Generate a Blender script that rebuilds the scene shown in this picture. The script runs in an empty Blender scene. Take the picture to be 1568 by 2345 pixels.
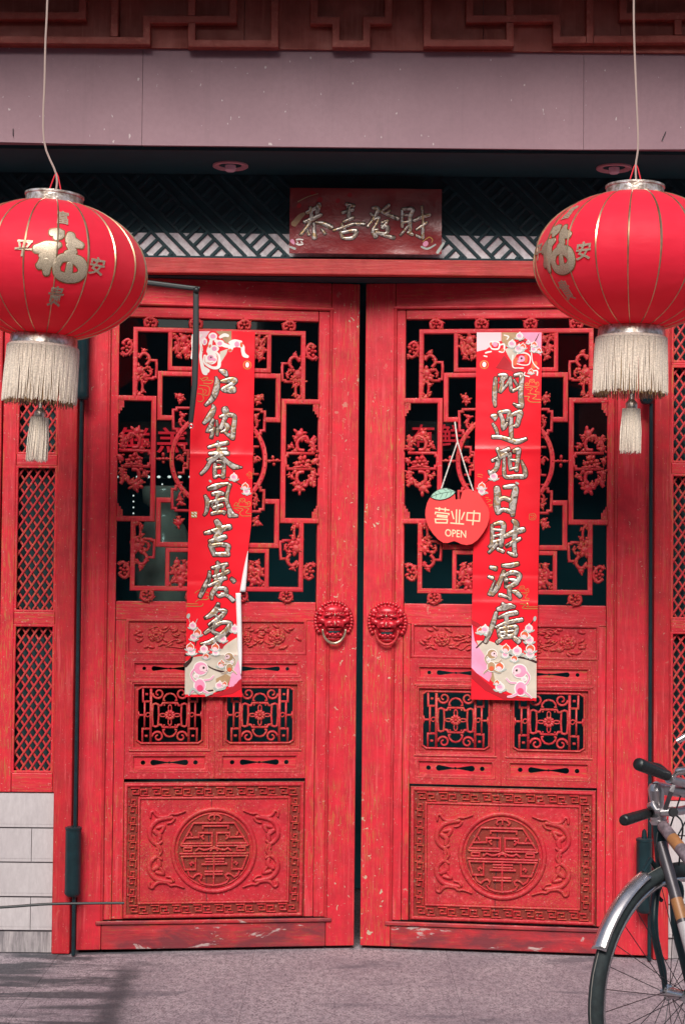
import bpy, bmesh, math, random
from math import sin, cos, pi, radians as rad, sqrt, atan2, asin
from mathutils import Vector, Matrix, noise
random.seed(7)
S = bpy.context.scene
C = S.collection

# ------------------------------------------------------------------ camera, world, sun
F, PX, PY = 3800.0, 784.0, 1172.5          # focal length and centre in units of a 1568 x 2345 frame
DIST, PITCH, ROLL = 6.13, rad(1.95), rad(0.55)
ROT = Matrix.Rotation(pi/2+PITCH, 3, 'X') @ Matrix.Rotation(ROLL, 3, 'Z')
def ray(px, py): return ROT @ Vector(((px-PX)/F, (PY-py)/F, -1))
_r = ray(784, 2190)
ZC = -_r.z/_r.y*DIST
CAM = Vector((0, -DIST, ZC))
cd = bpy.data.cameras.new('camera'); cam = bpy.data.objects.new('camera', cd); C.objects.link(cam)
cam.location = CAM; cam.rotation_euler = ROT.to_euler()
cd.sensor_fit = 'VERTICAL'; cd.sensor_height = 36; cd.lens = F/2345*36
cd.clip_start = 0.05; cd.clip_end = 500
S.camera = cam
W = bpy.data.worlds.new('World'); S.world = W; W.use_nodes = True
wn = W.node_tree.nodes; wl = W.node_tree.links
sky = wn.new('ShaderNodeTexSky'); sky.sky_type = 'NISHITA'; sky.sun_disc = False
SUN_EL, SUN_AZ = rad(41), rad(188)          # azimuth clockwise from +Y: the sun stands in front of the doors, high
sky.sun_elevation = SUN_EL; sky.sun_rotation = SUN_AZ
sky.air_density = 1.0; sky.dust_density = 3.0; sky.ozone_density = 1.0
bg = wn['Background']; bg.inputs[1].default_value = 0.055
wl.new(sky.outputs[0], bg.inputs[0])
sd = bpy.data.lights.new('sun', 'SUN'); sd.energy = 2.3; sd.angle = rad(30); sd.color = (1.0, 0.95, 0.9)
so = bpy.data.objects.new('sun', sd); C.objects.link(so)
sdir = Vector((sin(SUN_AZ)*cos(SUN_EL), cos(SUN_AZ)*cos(SUN_EL), sin(SUN_EL)))
so.rotation_euler = sdir.to_track_quat('Z', 'Y').to_euler(); so.location = (0, -8, 10)
S.view_settings.view_transform = 'Standard'; S.view_settings.look = 'None'
S.view_settings.gamma = 1; S.view_settings.use_curve_mapping = False
S.view_settings.exposure = 0.98
S.cycles.max_bounces = 6; S.cycles.transparent_max_bounces = 8

def onY(px, py, Y=0.0):                     # the point of the plane y = Y that was measured at a picture point
    d = ray(px, py); t = (Y+DIST)/d.y
    return CAM + d*t

# ------------------------------------------------------------------ materials
class NT:
    def __init__(s, name):
        s.m = bpy.data.materials.new(name); s.m.use_nodes = True
        s.n = s.m.node_tree.nodes; s.l = s.m.node_tree.links
        s.p = s.n['Principled BSDF']; s.out = s.n['Material Output']
        s.tc = s.n.new('ShaderNodeTexCoord')
    def node(s, t, **k):
        x = s.n.new(t)
        for a, b in k.items(): setattr(x, a, b)
        return x
    def mapped(s, sc=(1,1,1), rot=(0,0,0), out='Object'):
        mp = s.node('ShaderNodeMapping'); mp.inputs['Scale'].default_value = sc; mp.inputs['Rotation'].default_value = rot
        s.l.new(s.tc.outputs[out], mp.inputs[0]); return mp.outputs[0]
    def noise(s, vec, scale, det=4, rough=.55, dist=0):
        n = s.node('ShaderNodeTexNoise'); n.inputs['Scale'].default_value = scale; n.inputs['Detail'].default_value = det
        n.inputs['Roughness'].default_value = rough; n.inputs['Distortion'].default_value = dist
        s.l.new(vec, n.inputs['Vector']); return n.outputs[0]
    def ramp(s, fac, stops):
        r = s.node('ShaderNodeValToRGB'); e = r.color_ramp.elements
        while len(e) < len(stops): e.new(.5)
        for i, (p, c) in enumerate(stops):
            e[i].position = p; e[i].color = (c, c, c, 1) if not isinstance(c, tuple) else (*c, 1)
        s.l.new(fac, r.inputs[0]); return r.outputs[0]
    def mix(s, fac, a, b, mode='MIX'):
        m = s.node('ShaderNodeMix', data_type='RGBA', blend_type=mode)
        for i, v in ((0, fac), (6, a), (7, b)):
            if isinstance(v, (int, float)): m.inputs[i].default_value = v
            elif isinstance(v, tuple): m.inputs[i].default_value = (*v, 1)
            else: s.l.new(v, m.inputs[i])
        return m.outputs[2]
    def math(s, op, a, b=0.0, clamp=False):
        m = s.node('ShaderNodeMath', operation=op, use_clamp=clamp)
        for i, v in ((0, a), (1, b)):
            if isinstance(v, (int, float)): m.inputs[i].default_value = v
            else: s.l.new(v, m.inputs[i])
        return m.outputs[0]
    def set(s, col=None, rough=None, metal=None, bump=None, bs=.2, bd=.002, **kw):
        for nm, v in (('Base Color', col), ('Roughness', rough), ('Metallic', metal)):
            if v is None: continue
            i = s.p.inputs[nm]
            if isinstance(v, (int, float)): i.default_value = v
            elif isinstance(v, tuple): i.default_value = (*v, 1)
            else: s.l.new(v, i)
        for k, v in kw.items(): s.p.inputs[k.replace('_', ' ')].default_value = v
        if bump is not None:
            b = s.node('ShaderNodeBump'); b.inputs['Strength'].default_value = bs; b.inputs['Distance'].default_value = bd
            s.l.new(bump, b.inputs['Height']); s.l.new(b.outputs[0], s.p.inputs['Normal'])
        return s.m

def paint(name, base, grain='V', wear=.5, chips=.3, dirt=0.0, cov=0.0, light=(.84,.13,.14), ochre=(.42,.175,.05), dark=(.20,.012,.02)):
    t = NT(name)
    sc = {'V': (1, 1, .06), 'H': (.06, 1, 1), 'N': (1, 1, 1)}[grain]
    v = t.mapped(sc); o = t.mapped()
    g = t.noise(v, 70, 5, .65); g2 = t.noise(v, 260, 4, .7); big = t.noise(o, 4, 3, .6); mid = t.noise(o, 16, 4, .6)
    col = t.mix(t.ramp(mid, [(.3, 0.0), (.72, .85)]), base, tuple(c*.60 for c in base))
    col = t.mix(t.math('MULTIPLY', t.ramp(g, [(.52, 0.0), (.70, 1.0)]), t.math('MULTIPLY', t.ramp(big, [(.35, .1), (.62, 1.0)]), .60)), col, light)
    # paint rubbed off edges and raised grain shows the ochre primer
    bv = t.node('ShaderNodeBevel', samples=3); bv.inputs['Radius'].default_value = .005
    ge = t.node('ShaderNodeNewGeometry')
    dp = t.node('ShaderNodeVectorMath', operation='DOT_PRODUCT'); t.l.new(bv.outputs[0], dp.inputs[0]); t.l.new(ge.outputs['Normal'], dp.inputs[1])
    edge = t.ramp(dp.outputs['Value'], [(.86, 1.0), (.985, 0.0)])
    ws = t.ramp(t.noise(v, 130, 5, .75), [(.50, 0.0), (.60, 1.0)])
    wm = t.ramp(t.noise(t.mapped((1, 1, .35) if grain == 'V' else (.35, 1, 1)), 7, 3, .6), [(.42, .12), (.60, 1.0)])
    w1 = t.math('MULTIPLY', t.ramp(g2, [(.525, 0.0), (.63, 1.0)]), t.math('MULTIPLY', wm, wear))
    w2 = t.math('MULTIPLY', t.math('MULTIPLY', edge, ws), min(1, wear*1.3))
    col = t.mix(t.math('MAXIMUM', w1, w2), col, ochre)
    if chips:
        cn = t.noise(o, 42, 3, .6, .6); cm = t.noise(o, 2.3, 2, .5)
        f = t.math('MULTIPLY', t.ramp(cn, [(.665-cov*.25, 0.0), (.68-cov*.25, 1.0)]), t.ramp(cm, [(.5-cov, 0.0), (.62-cov, chips)]))
        col = t.mix(f, col, (.52, .40, .28))
        sp = t.ramp(t.noise(o, 150, 2, .5), [(.69, 0.0), (.71, 1.0)])
        col = t.mix(t.math('MULTIPLY', sp, .7), col, (.62, .33, .27))
    if dirt:
        d = t.ramp(t.noise(t.mapped((.35, 1, 1)), 13, 6, .65, .4), [(.38, 0.0), (.60, 1.0)])
        col = t.mix(t.math('MULTIPLY', d, dirt), col, (.17, .036, .046))
        d2 = t.ramp(t.noise(t.mapped((.3, 1, 1)), 22, 5, .7, .5), [(.61, 0.0), (.65, 1.0)])
        col = t.mix(t.math('MULTIPLY', d2, dirt), col, (.50, .38, .36))
    h = t.math('ADD', t.math('MULTIPLY', g, 1.5), t.math('MULTIPLY', mid, 1.2))
    return t.set(col, t.ramp(mid, [(.3, .36), (.7, .60)]), bump=h, bs=.45, bd=.0025, Specular_IOR_Level=.32)

RED = (.69, .028, .048)
M = {}
M['pv'] = paint('red_paint_upright', RED, 'V', .55, .9)
M['pv2'] = paint('red_paint_worn_upright', RED, 'V', 1.0, .6)
M['ph'] = paint('red_paint_level', RED, 'H', .85, .45)
M['pn'] = paint('red_paint_carved', (.58, .024, .042), 'N', .8, .3, ochre=(.42,.20,.06))
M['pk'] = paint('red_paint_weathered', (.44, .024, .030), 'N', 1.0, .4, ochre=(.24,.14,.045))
M['pb'] = paint('red_paint_scuffed', (.60, .032, .045), 'H', .7, .6, dirt=.9)
M['pvc'] = paint('red_paint_chipped_upright', RED, 'V', 1.0, 1.0, cov=.075)
M['pkr'] = paint('red_paint_worn_shaded_recess', (.27, .030, .024), 'N', 1.0, .5, ochre=(.21,.13,.05), light=(.36,.07,.06))  # ochre wear, with the base also darkened to deepen the recess shade
M['post'] = paint('red_paint_post', (.56, .024, .036), 'V', .25, .3)
M['lin'] = paint('red_paint_lintel', (.52, .045, .045), 'H', .3, .0)
M['brown'] = paint('brown_red_paint', (.37, .068, .05), 'N', .25, 0, light=(.5,.16,.11), ochre=(.2,.08,.05))
M['brownb'] = paint('brown_red_board', (.36, .07, .05), 'V', .2, 0, light=(.45,.12,.09), ochre=(.2,.07,.05))

def simple(name, col, rough=.5, metal=0.0, var=.0, scale=30, bump=0, bd=.001, **kw):
    t = NT(name); c = col; b = None
    if var or bump:
        n = t.noise(t.mapped(), scale, 4, .6)
        if var: c = t.mix(t.ramp(n, [(.3, 0.0), (.7, 1.0)]), tuple(x*(1-var) for x in col), tuple(min(1, x*(1+var)) for x in col))
        if bump: b = n
    return t.set(c, rough, metal, bump=b, bs=bump or .2, bd=bd, **kw)

TEAL = (.010, .030, .036)
M['teal'] = simple('dark_teal_wood', (.006, .038, .048), .7, var=.3, scale=12)
M['soffit'] = simple('dark_soffit_paint', (.006, .050, .062), .8, var=.15, scale=5)
M['lat'] = simple('dark_lattice_paint', (.008, .042, .052), .6, var=.3, scale=30)
M['room'] = simple('dark_room_paint', (.035, .160, .200), .9)
M['blk'] = simple('black_enamel', (.005, .022, .028), .38, var=.3, scale=25, bump=.15)
M['iron'] = simple('black_iron_arm', (.012, .018, .020), .45)
M['pane'] = simple('grey_paper_pane', (.84, .78, .81), .8, var=.25, scale=35)
M['white'] = simple('white_paper', (.86, .84, .85), .7)
M['wire'] = simple('weathered_wire', (.36, .27, .24), .5)
M['redstr'] = simple('red_string', (.62, .02, .035), .6)
M['bulb'] = None
# mauve sheet metal of the beam
t = NT('mauve_sheet_metal'); o = t.mapped()
c = t.mix(t.ramp(t.noise(o, 2.2, 4, .6), [(.3, 0.0), (.7, 1.0)]), (.268, .155, .185), (.325, .195, .226))
c = t.mix(t.ramp(t.noise(o, 60, 3, .6), [(.35, 0.0), (.7, .25)]), c, (.21, .12, .15))
c = t.mix(t.math('MULTIPLY', t.ramp(t.noise(t.mapped((6, 1, .35)), 5, 4, .6), [(.55, 0.0), (.75, 1.0)]), .35), c, (.20, .12, .145))
c = t.mix(t.ramp(t.noise(t.mapped((1, 1, .6)), 75, 1.5, .5), [(.745, 0.0), (.76, .7)]), c, (.62, .55, .54))
M['mauve'] = t.set(c, .62, 0, bump=t.noise(o, 7, 4, .6), bs=.25, bd=.006)
# granite paving
t = NT('granite_paving'); o = t.mapped()
n1 = t.noise(o, 150, 3, .7); n2 = t.noise(t.mapped((1, .6, 1)), 48, 5, .75); n3 = t.noise(o, 3.2, 4, .6)
c = t.mix(t.ramp(n2, [(.40, 0.0), (.60, 1.0)]), (.130, .108, .122), (.38, .33, .350))
c = t.mix(t.ramp(n1, [(.48, 0.0), (.60, .65)]), c, (.56, .48, .52))
c = t.mix(t.ramp(n1, [(.36, .7), (.45, 0.0)]), c, (.06, .05, .065))
c = t.mix(t.ramp(n3, [(.42, 0.0), (.62, .40)]), c, (.17, .14, .17))
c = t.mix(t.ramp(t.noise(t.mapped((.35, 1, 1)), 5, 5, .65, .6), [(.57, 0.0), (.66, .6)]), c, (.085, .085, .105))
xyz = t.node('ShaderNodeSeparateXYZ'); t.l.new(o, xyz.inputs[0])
shadow_streaks = t.ramp(t.noise(t.mapped((1.4, 7, 1)), 1.6, 4, .55, .4), [(.44, 0.0), (.56, 1.0)])  # soft shadow streaks on the ground, painted into the paving colour
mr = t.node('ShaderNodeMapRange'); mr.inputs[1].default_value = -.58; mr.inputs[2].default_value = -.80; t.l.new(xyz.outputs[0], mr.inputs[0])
c = t.mix(t.math('MULTIPLY', t.math('MULTIPLY', shadow_streaks, mr.outputs[0]), .82), c, (.030, .040, .048))
m2_ = t.node('ShaderNodeMapRange', interpolation_type='SMOOTHSTEP'); m2_.inputs[1].default_value = .075; m2_.inputs[2].default_value = .01  # second painted shadow: a dark band running towards the street
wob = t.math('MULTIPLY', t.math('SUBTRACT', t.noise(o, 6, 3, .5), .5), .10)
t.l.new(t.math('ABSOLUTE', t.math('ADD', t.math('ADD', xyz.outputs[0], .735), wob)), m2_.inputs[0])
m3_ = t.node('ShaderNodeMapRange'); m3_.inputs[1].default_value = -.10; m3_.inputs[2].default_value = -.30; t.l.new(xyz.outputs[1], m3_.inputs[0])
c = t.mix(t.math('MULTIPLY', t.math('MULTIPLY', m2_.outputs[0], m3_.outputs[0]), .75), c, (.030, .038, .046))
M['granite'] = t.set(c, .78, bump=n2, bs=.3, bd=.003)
# pale stone blocks
t = NT('pale_stone'); o = t.mapped()
c = t.mix(t.ramp(t.noise(t.mapped((1, 1, .3)), 90, 5, .7), [(.3, 0.0), (.7, 1.0)]), (.47, .43, .435), (.60, .555, .56))
c = t.mix(t.ramp(t.noise(o, 7, 4, .6), [(.5, 0.0), (.8, .5)]), c, (.40, .36, .37))
oi = t.node('ShaderNodeObjectInfo'); c = t.mix(t.math('MULTIPLY', oi.outputs['Random'], .35), c, (.43, .385, .40))
M['stone'] = t.set(c, .85, bump=t.noise(o, 120, 4, .7), bs=.2, bd=.002)
t = NT('sooty_stone'); o = t.mapped()
c = t.mix(t.ramp(t.noise(t.mapped((1, 1, .12)), 45, 5, .7), [(.35, 0.0), (.6, 1.0)]), (.50, .45, .45), (.20, .18, .19))
M['stone2'] = t.set(c, .85, bump=t.noise(o, 120, 4, .7), bs=.2, bd=.002)
M['mortar'] = simple('stone_joint', (.16, .14, .15), .9)
# lantern fabrics
t = NT('red_lantern_cloth'); o = t.mapped()
w = t.noise(t.mapped((1, 1, 3)), 9, 3, .5)
M['cloth'] = t.set(t.mix(w, (.88, .022, .060), (.95, .034, .078)), .55, bump=w, bs=.25, bd=.01, Sheen_Weight=.15, Specular_IOR_Level=.3)
tl = t.node('ShaderNodeBsdfTranslucent'); tl.inputs[0].default_value = (.94, .04, .08, 1)
mx = t.node('ShaderNodeMixShader'); mx.inputs[0].default_value = .42
t.l.new(t.p.outputs[0], mx.inputs[1]); t.l.new(tl.outputs[0], mx.inputs[2]); t.l.new(mx.outputs[0], t.out.inputs[0])
M['gold'] = simple('gold_rib', (.62, .44, .26), .28, .85, var=.25, scale=40)
M['glit'] = simple('gold_glitter', (.46, .37, .27), .45, .45, var=.45, scale=420, bump=.5)
M['glitl'] = simple('dark_gold_line', (.20, .10, .04), .5, .3)
t = NT('silver_foil'); o = t.mapped()
M['foil'] = t.set(t.mix(t.ramp(t.noise(o, 45, 3, .6), [(.4, 0.0), (.62, 1.0)]), (.42, .34, .27), (.86, .82, .78)), .34, .75, bump=t.noise(o, 60, 3, .6), bs=.5, bd=.004)
M['fringe'] = simple('cream_fringe', (.72, .63, .53), .75, var=.28, scale=220)
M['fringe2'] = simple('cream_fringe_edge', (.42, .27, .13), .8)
# banner papers
def paper(name, col, r=.22):
    t = NT(name); o = t.mapped()
    return t.set(t.mix(t.noise(o, 6, 3, .5), col, tuple(min(1, x*1.06) for x in col)), r, bump=t.noise(o, 9, 4, .6), bs=.25, bd=.006, Specular_IOR_Level=.5)
M['ban'] = paper('glossy_red_paper', (.88, .014, .028), .30)
t = NT('shaded_red_paper'); o = t.mapped()
M['ban2'] = t.set(t.mix(t.ramp(t.noise(t.mapped((.5, 1, 1.6)), 6, 4, .6), [(.35, 0.0), (.65, 1.0)]), (.20, .008, .016), (.34, .04, .04)), .3, bump=t.noise(o, 14, 4, .6), bs=.5, bd=.008)  # red lowered so the paper carries the beam's shade
t = NT('embossed_foil_print'); o = t.mapped((1, 1, 1), (0, rad(25), 0))
n = t.noise(o, 34, 2, .5, .8)
M['ink'] = t.set(t.ramp(n, [(.30, (.10, .07, .05)), (.38, (.44, .37, .30)), (.47, (.86, .81, .75)), (.54, (.52, .32, .13)), (.60, (.34, .29, .25)), (.68, (.90, .86, .81))]), .28, .45)  # bright and dark bands imitate street and sky mirrored in the foil
M['line'] = simple('black_outline_print', (.045, .012, .010), .5)
M['brass'] = simple('gold_line_print', (.70, .42, .12), .35, .5)
M['cream'] = simple('cream_print', (.64, .56, .46), .4, var=.12, scale=18)
M['tan'] = simple('tan_print', (.44, .28, .15), .4, var=.25, scale=22)
M['pink'] = simple('pink_print', (.86, .33, .50), .4, var=.12, scale=25)
M['pinkl'] = simple('pale_pink_print', (.90, .62, .66), .4)
M['hot'] = simple('deep_pink_print', (.80, .07, .18), .4)
M['orange'] = simple('orange_print', (.75, .13, .05), .4)
M['leafp'] = simple('grey_leaf_print', (.46, .50, .46), .4)
M['wprint'] = simple('white_print', (.88, .83, .78), .4)
M['dkred'] = simple('dark_red_print', (.45, .01, .02), .4)
M['apple'] = simple('matte_red_board', (.84, .045, .045), .5, var=.05, scale=8)
M['mint'] = simple('mint_leaf_paint', (.36, .60, .47), .55)
M['letter'] = simple('cream_lettering', (.86, .66, .42), .5)
M['cordw'] = simple('white_twisted_cord', (.66, .62, .58), .8, var=.4, scale=260)
M['ring'] = simple('downlight_ring', (.62, .30, .34), .45)
M['lamp'] = simple('downlight_lens', (.90, .62, .72), .4)
# bicycle
M['tyre'] = simple('black_rubber', (.022, .032, .034), .75, var=.3, scale=60, bump=.4)
M['steel'] = simple('brushed_aluminium', (.58, .55, .56), .34, .85, var=.12, scale=40)
M['chrome'] = simple('dull_chrome', (.66, .62, .62), .25, .9, var=.15, scale=30)
M['grip'] = simple('black_tape', (.012, .016, .017), .42, bump=.3)
M['frame'] = simple('dark_grey_frame', (.07, .062, .070), .35, .3, var=.2)
M['worn'] = simple('worn_purple_grey_frame', (.22, .17, .19), .6, .2, var=.5, scale=50)
M['orb'] = simple('orange_decal', (.36, .16, .06), .4, var=.15)
M['wht'] = simple('white_decal', (.44, .40, .41), .45)
M['spoke'] = simple('dark_spoke', (.05, .05, .055), .4, .7)
M['seam'] = simple('pale_mould_line', (.30, .28, .25), .7)
# window glass: clear, faintly reflecting
t = NT('window_glass')
gl = t.node('ShaderNodeBsdfGlossy'); gl.inputs['Roughness'].default_value = .02
tr = t.node('ShaderNodeBsdfTransparent'); tr.inputs['Color'].default_value = (.80, .90, .90, 1)
fr = t.node('ShaderNodeFresnel'); fr.inputs['IOR'].default_value = 1.45
mx = t.node('ShaderNodeMixShader'); t.l.new(fr.outputs[0], mx.inputs[0]); t.l.new(tr.outputs[0], mx.inputs[1]); t.l.new(gl.outputs[0], mx.inputs[2])
t.l.new(mx.outputs[0], t.out.inputs[0]); M['glass'] = t.m
def emis(name, col, st):
    t = NT(name); t.p.inputs['Base Color'].default_value = (*col, 1); t.p.inputs['Emission Color'].default_value = (*col, 1); t.p.inputs['Emission Strength'].default_value = st; return t.m
M['sign_reflection_glow'] = emis('red_sign_reflection_glow', (1, .02, .04), .28)
M['bulb'] = emis('white_bulb', (1, .95, .9), .5)
M['vase'] = simple('grey_glazed_vase', (.66, .68, .60), .12, var=.2, scale=6)
M['wallg'] = simple('added_house_render', (.10, .11, .11), .8, var=.1, scale=3)

# ------------------------------------------------------------------ mesh builder
class MB:
    def __init__(s): s.v = []; s.f = []
    def add(s, vs, fs):
        b = len(s.v); s.v += [tuple(p) for p in vs]; s.f += [tuple(b+i for i in q) for q in fs]; return s
    def box(s, x0, x1, y0, y1, z0, z1):
        if x0 > x1: x0, x1 = x1, x0
        if y0 > y1: y0, y1 = y1, y0
        if z0 > z1: z0, z1 = z1, z0
        return s.add([(x, y, z) for x in (x0, x1) for y in (y0, y1) for z in (z0, z1)],
                     [(0,1,3,2), (4,6,7,5), (0,4,5,1), (2,3,7,6), (0,2,6,4), (1,5,7,3)])
    def prism(s, poly, d0, d1):             # polygon in x,z extruded between protrusions d0 (back) and d1 (front)
        n = len(poly); a = sum(poly[i][0]*poly[(i+1) % n][1]-poly[(i+1) % n][0]*poly[i][1] for i in range(n))
        if a < 0: poly = poly[::-1]
        vs = [(x, -d1, z) for x, z in poly]+[(x, -d0, z) for x, z in poly]
        return s.add(vs, [tuple(range(n)), tuple(range(2*n-1, n-1, -1))]+[(i, i+n, (i+1) % n+n, (i+1) % n) for i in range(n)])
    def ribbon(s, pts, ws, prof, closed=False, d=0.0):
        # pts (x,z); prof: list of (t, h): t in -1..1 across, h protrusion
        n = len(pts); k = len(prof); vs = []
        for i in range(n):
            p = Vector(pts[i])
            a = Vector(pts[i-1]) if (i > 0 or closed) else None
            b = Vector(pts[(i+1) % n]) if (i < n-1 or closed) else None
            t0 = (p-a).normalized() if a is not None and (p-a).length > 1e-9 else None
            t1 = (b-p).normalized() if b is not None and (b-p).length > 1e-9 else None
            if t0 is None: t0 = t1
            if t1 is None: t1 = t0
            if t0 is None: t0 = t1 = Vector((1, 0))
            tt = t0+t1
            tt = tt.normalized() if tt.length > 1e-3 else t0
            m = 1/max(.55, tt.dot(t0)); nn = Vector((-tt.y, tt.x))
            w = (ws[i] if hasattr(ws, '__len__') else ws)/2
            for (q, h) in prof:
                x = p+nn*(w*m*q); vs.append((x.x, -(d+h), x.y))
        fs = []
        for i in range(n if closed else n-1):
            j = (i+1) % n
            for c in range(k-1): fs.append((i*k+c, i*k+c+1, j*k+c+1, j*k+c))
        if not closed:
            fs.append(tuple(range(k-1, -1, -1))); fs.append(tuple((n-1)*k+c for c in range(k)))
        return s.add(vs, fs)
    def ell(s, c, r, nu=10, nv=6, rot=0.0):
        vs = []; cr, sr = cos(rot), sin(rot)
        for j in range(nv+1):
            th = pi*j/nv
            for i in range(nu):
                ph = 2*pi*i/nu
                x, y, z = r[0]*sin(th)*cos(ph), r[1]*cos(th), r[2]*sin(th)*sin(ph)
                vs.append((c[0]+x*cr-z*sr, c[1]+y, c[2]+x*sr+z*cr))
        return s.add(vs, [(j*nu+i, j*nu+(i+1) % nu, (j+1)*nu+(i+1) % nu, (j+1)*nu+i) for j in range(nv) for i in range(nu)])
    def tube(s, pts, r, n=8, closed=False, cap=True):
        P = [Vector(p) for p in pts]; m = len(P); vs = []
        up = Vector((0, 0, 1)); prev = None
        for i in range(m):
            a = P[i-1] if (i > 0 or closed) else P[i]; b = P[(i+1) % m] if (i < m-1 or closed) else P[i]
            t = (b-a).normalized() if (b-a).length > 1e-9 else Vector((0, 0, 1))
            if prev is None:
                x = t.cross(up);
                if x.length < .1: x = t.cross(Vector((1, 0, 0)))
            else: x = prev-t*prev.dot(t)
            x.normalize(); prev = x; y = t.cross(x)
            rr = r[i] if hasattr(r, '__len__') else r
            for k in range(n):
                g = 2*pi*k/n; vs.append(P[i]+(x*cos(g)+y*sin(g))*rr)
        fs = [(i*n+k, ((i+1) % m)*n+k, ((i+1) % m)*n+(k+1) % n, i*n+(k+1) % n) for i in range(m if closed else m-1) for k in range(n)]
        if cap and not closed: fs += [tuple(range(n)), tuple((m-1)*n+k for k in range(n-1, -1, -1))]
        return s.add(vs, fs)
    def lathe(s, prof, n=48, c=(0, 0, 0), capb=False):       # prof (r, z)
        k = len(prof); vs = []
        for i in range(n):
            g = 2*pi*i/n
            for r, z in prof: vs.append((c[0]+r*cos(g), c[1]+r*sin(g), c[2]+z))
        s.add(vs, [(i*k+j, ((i+1) % n)*k+j, ((i+1) % n)*k+j+1, i*k+j+1) for i in range(n) for j in range(k-1)])
        return s
    def warp(s, fn): s.v = [tuple(fn(*p)) for p in s.v]; return s
    def build(s, name, mat, parent=None, smooth=False, bevel=0, **props):
        me = bpy.data.meshes.new(name); me.from_pydata(s.v, [], s.f); me.materials.append(M[mat] if isinstance(mat, str) else mat)
        bm = bmesh.new(); bm.from_mesh(me); bmesh.ops.recalc_face_normals(bm, faces=bm.faces); bm.to_mesh(me); bm.free()
        if smooth:
            me.polygons.foreach_set('use_smooth', [True]*len(me.polygons))
            if smooth != 'all':
                try: me.set_sharp_from_angle(angle=rad(40))
                except Exception: pass
        me.update()
        ob = bpy.data.objects.new(name, me); C.objects.link(ob)
        if parent is not None: ob.parent = parent
        if bevel:
            b = ob.modifiers.new('edge', 'BEVEL'); b.width = bevel; b.segments = 2; b.limit_method = 'ANGLE'; b.angle_limit = rad(40); b.harden_normals = False
        for k, v in props.items(): ob[k] = v
        return ob

def thing(name, label, cat, loc=(0, 0, 0), rz=0, group=None):
    o = bpy.data.objects.new(name, None); C.objects.link(o); o.location = loc; o.rotation_euler = (0, 0, rz)
    o.empty_display_size = .1
    o['label'] = label; o['category'] = cat
    if group: o['group'] = group
    return o
def tag(o, label, cat, group=None):
    o['label'] = label; o['category'] = cat
    if group: o['group'] = group
    return o
def plate(name, outer, holes, d0, d1, mat, parent, bevel=0, **pr):   # flat plate with real holes, in x,z
    cu = bpy.data.curves.new(name, 'CURVE'); cu.dimensions = '2D'; cu.fill_mode = 'BOTH'; cu.extrude = (d1-d0)/2; cu.bevel_depth = bevel
    cu.resolution_u = 1
    for poly in [outer]+holes:
        sp = cu.splines.new('POLY'); sp.points.add(len(poly)-1); sp.use_cyclic_u = True
        for i, (x, z) in enumerate(poly): sp.points[i].co = (x, z, 0, 1)
    ob = bpy.data.objects.new(name, cu); C.objects.link(ob)
    dg = bpy.context.evaluated_depsgraph_get(); me = bpy.data.meshes.new_from_object(ob.evaluated_get(dg))
    C.objects.unlink(ob); bpy.data.objects.remove(ob); bpy.data.curves.remove(cu)
    m = (d0+d1)/2
    me.transform(Matrix(((1, 0, 0, 0), (0, 0, -1, -m), (0, 1, 0, 0), (0, 0, 0, 1))))
    me.materials.clear(); me.materials.append(M[mat]); me.name = name
    o = bpy.data.objects.new(name, me); C.objects.link(o); o.parent = parent
    for k, v in pr.items(): o[k] = v
    return o
def glyphs(txt, size, off=0.0, ext=0.0, bev=0.0, shear=0.0):         # lettering as plain mesh data centred on 0,0
    cu = bpy.data.curves.new('lettering', 'FONT'); cu.body = txt; cu.size = size; cu.offset = off; cu.extrude = ext; cu.bevel_depth = bev
    cu.shear = shear; cu.align_x = 'CENTER'; cu.align_y = 'CENTER'; cu.resolution_u = 3
    ob = bpy.data.objects.new('lettering', cu); C.objects.link(ob)
    dg = bpy.context.evaluated_depsgraph_get(); me = bpy.data.meshes.new_from_object(ob.evaluated_get(dg))
    vs = [tuple(v.co) for v in me.vertices]; fs = [tuple(p.vertices) for p in me.polygons]
    C.objects.unlink(ob); bpy.data.objects.remove(ob); bpy.data.curves.remove(cu); bpy.data.meshes.remove(me)
    if vs:
        cx = (min(v[0] for v in vs)+max(v[0] for v in vs))/2; cy = (min(v[1] for v in vs)+max(v[1] for v in vs))/2
        vs = [(v[0]-cx, v[1]-cy, v[2]) for v in vs]
    return vs, fs
def spline(pts, sub=5):                     # Catmull-Rom through tuples of any length
    n = len(pts); out = []
    for i in range(n-1):
        p0, p1, p2, p3 = pts[max(i-1, 0)], pts[i], pts[i+1], pts[min(i+2, n-1)]
        for k in range(sub):
            t = k/sub
            out.append(tuple(.5*(2*b+(c-a)*t+(2*a-5*b+4*c-d)*t*t+(-a+3*b-3*c+d)*t**3) for a, b, c, d in zip(p0, p1, p2, p3)))
    out.append(tuple(pts[-1])); return out
ROUND = [(-1, 0), (-.86, .5), (-.5, .86), (0, 1), (.5, .86), (.86, .5), (1, 0)]
def rnd(h, back=0.0):
    p = [(q, e*h) for q, e in ROUND]
    return ([(-1, -back)]+p+[(1, -back)]) if back else p
def bar(h, back, c=.25): return [(-1, -back), (-1, h*.35), (-1+c, h*.9), (-.35, h), (.35, h), (1-c, h*.9), (1, h*.35), (1, -back)]

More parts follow.
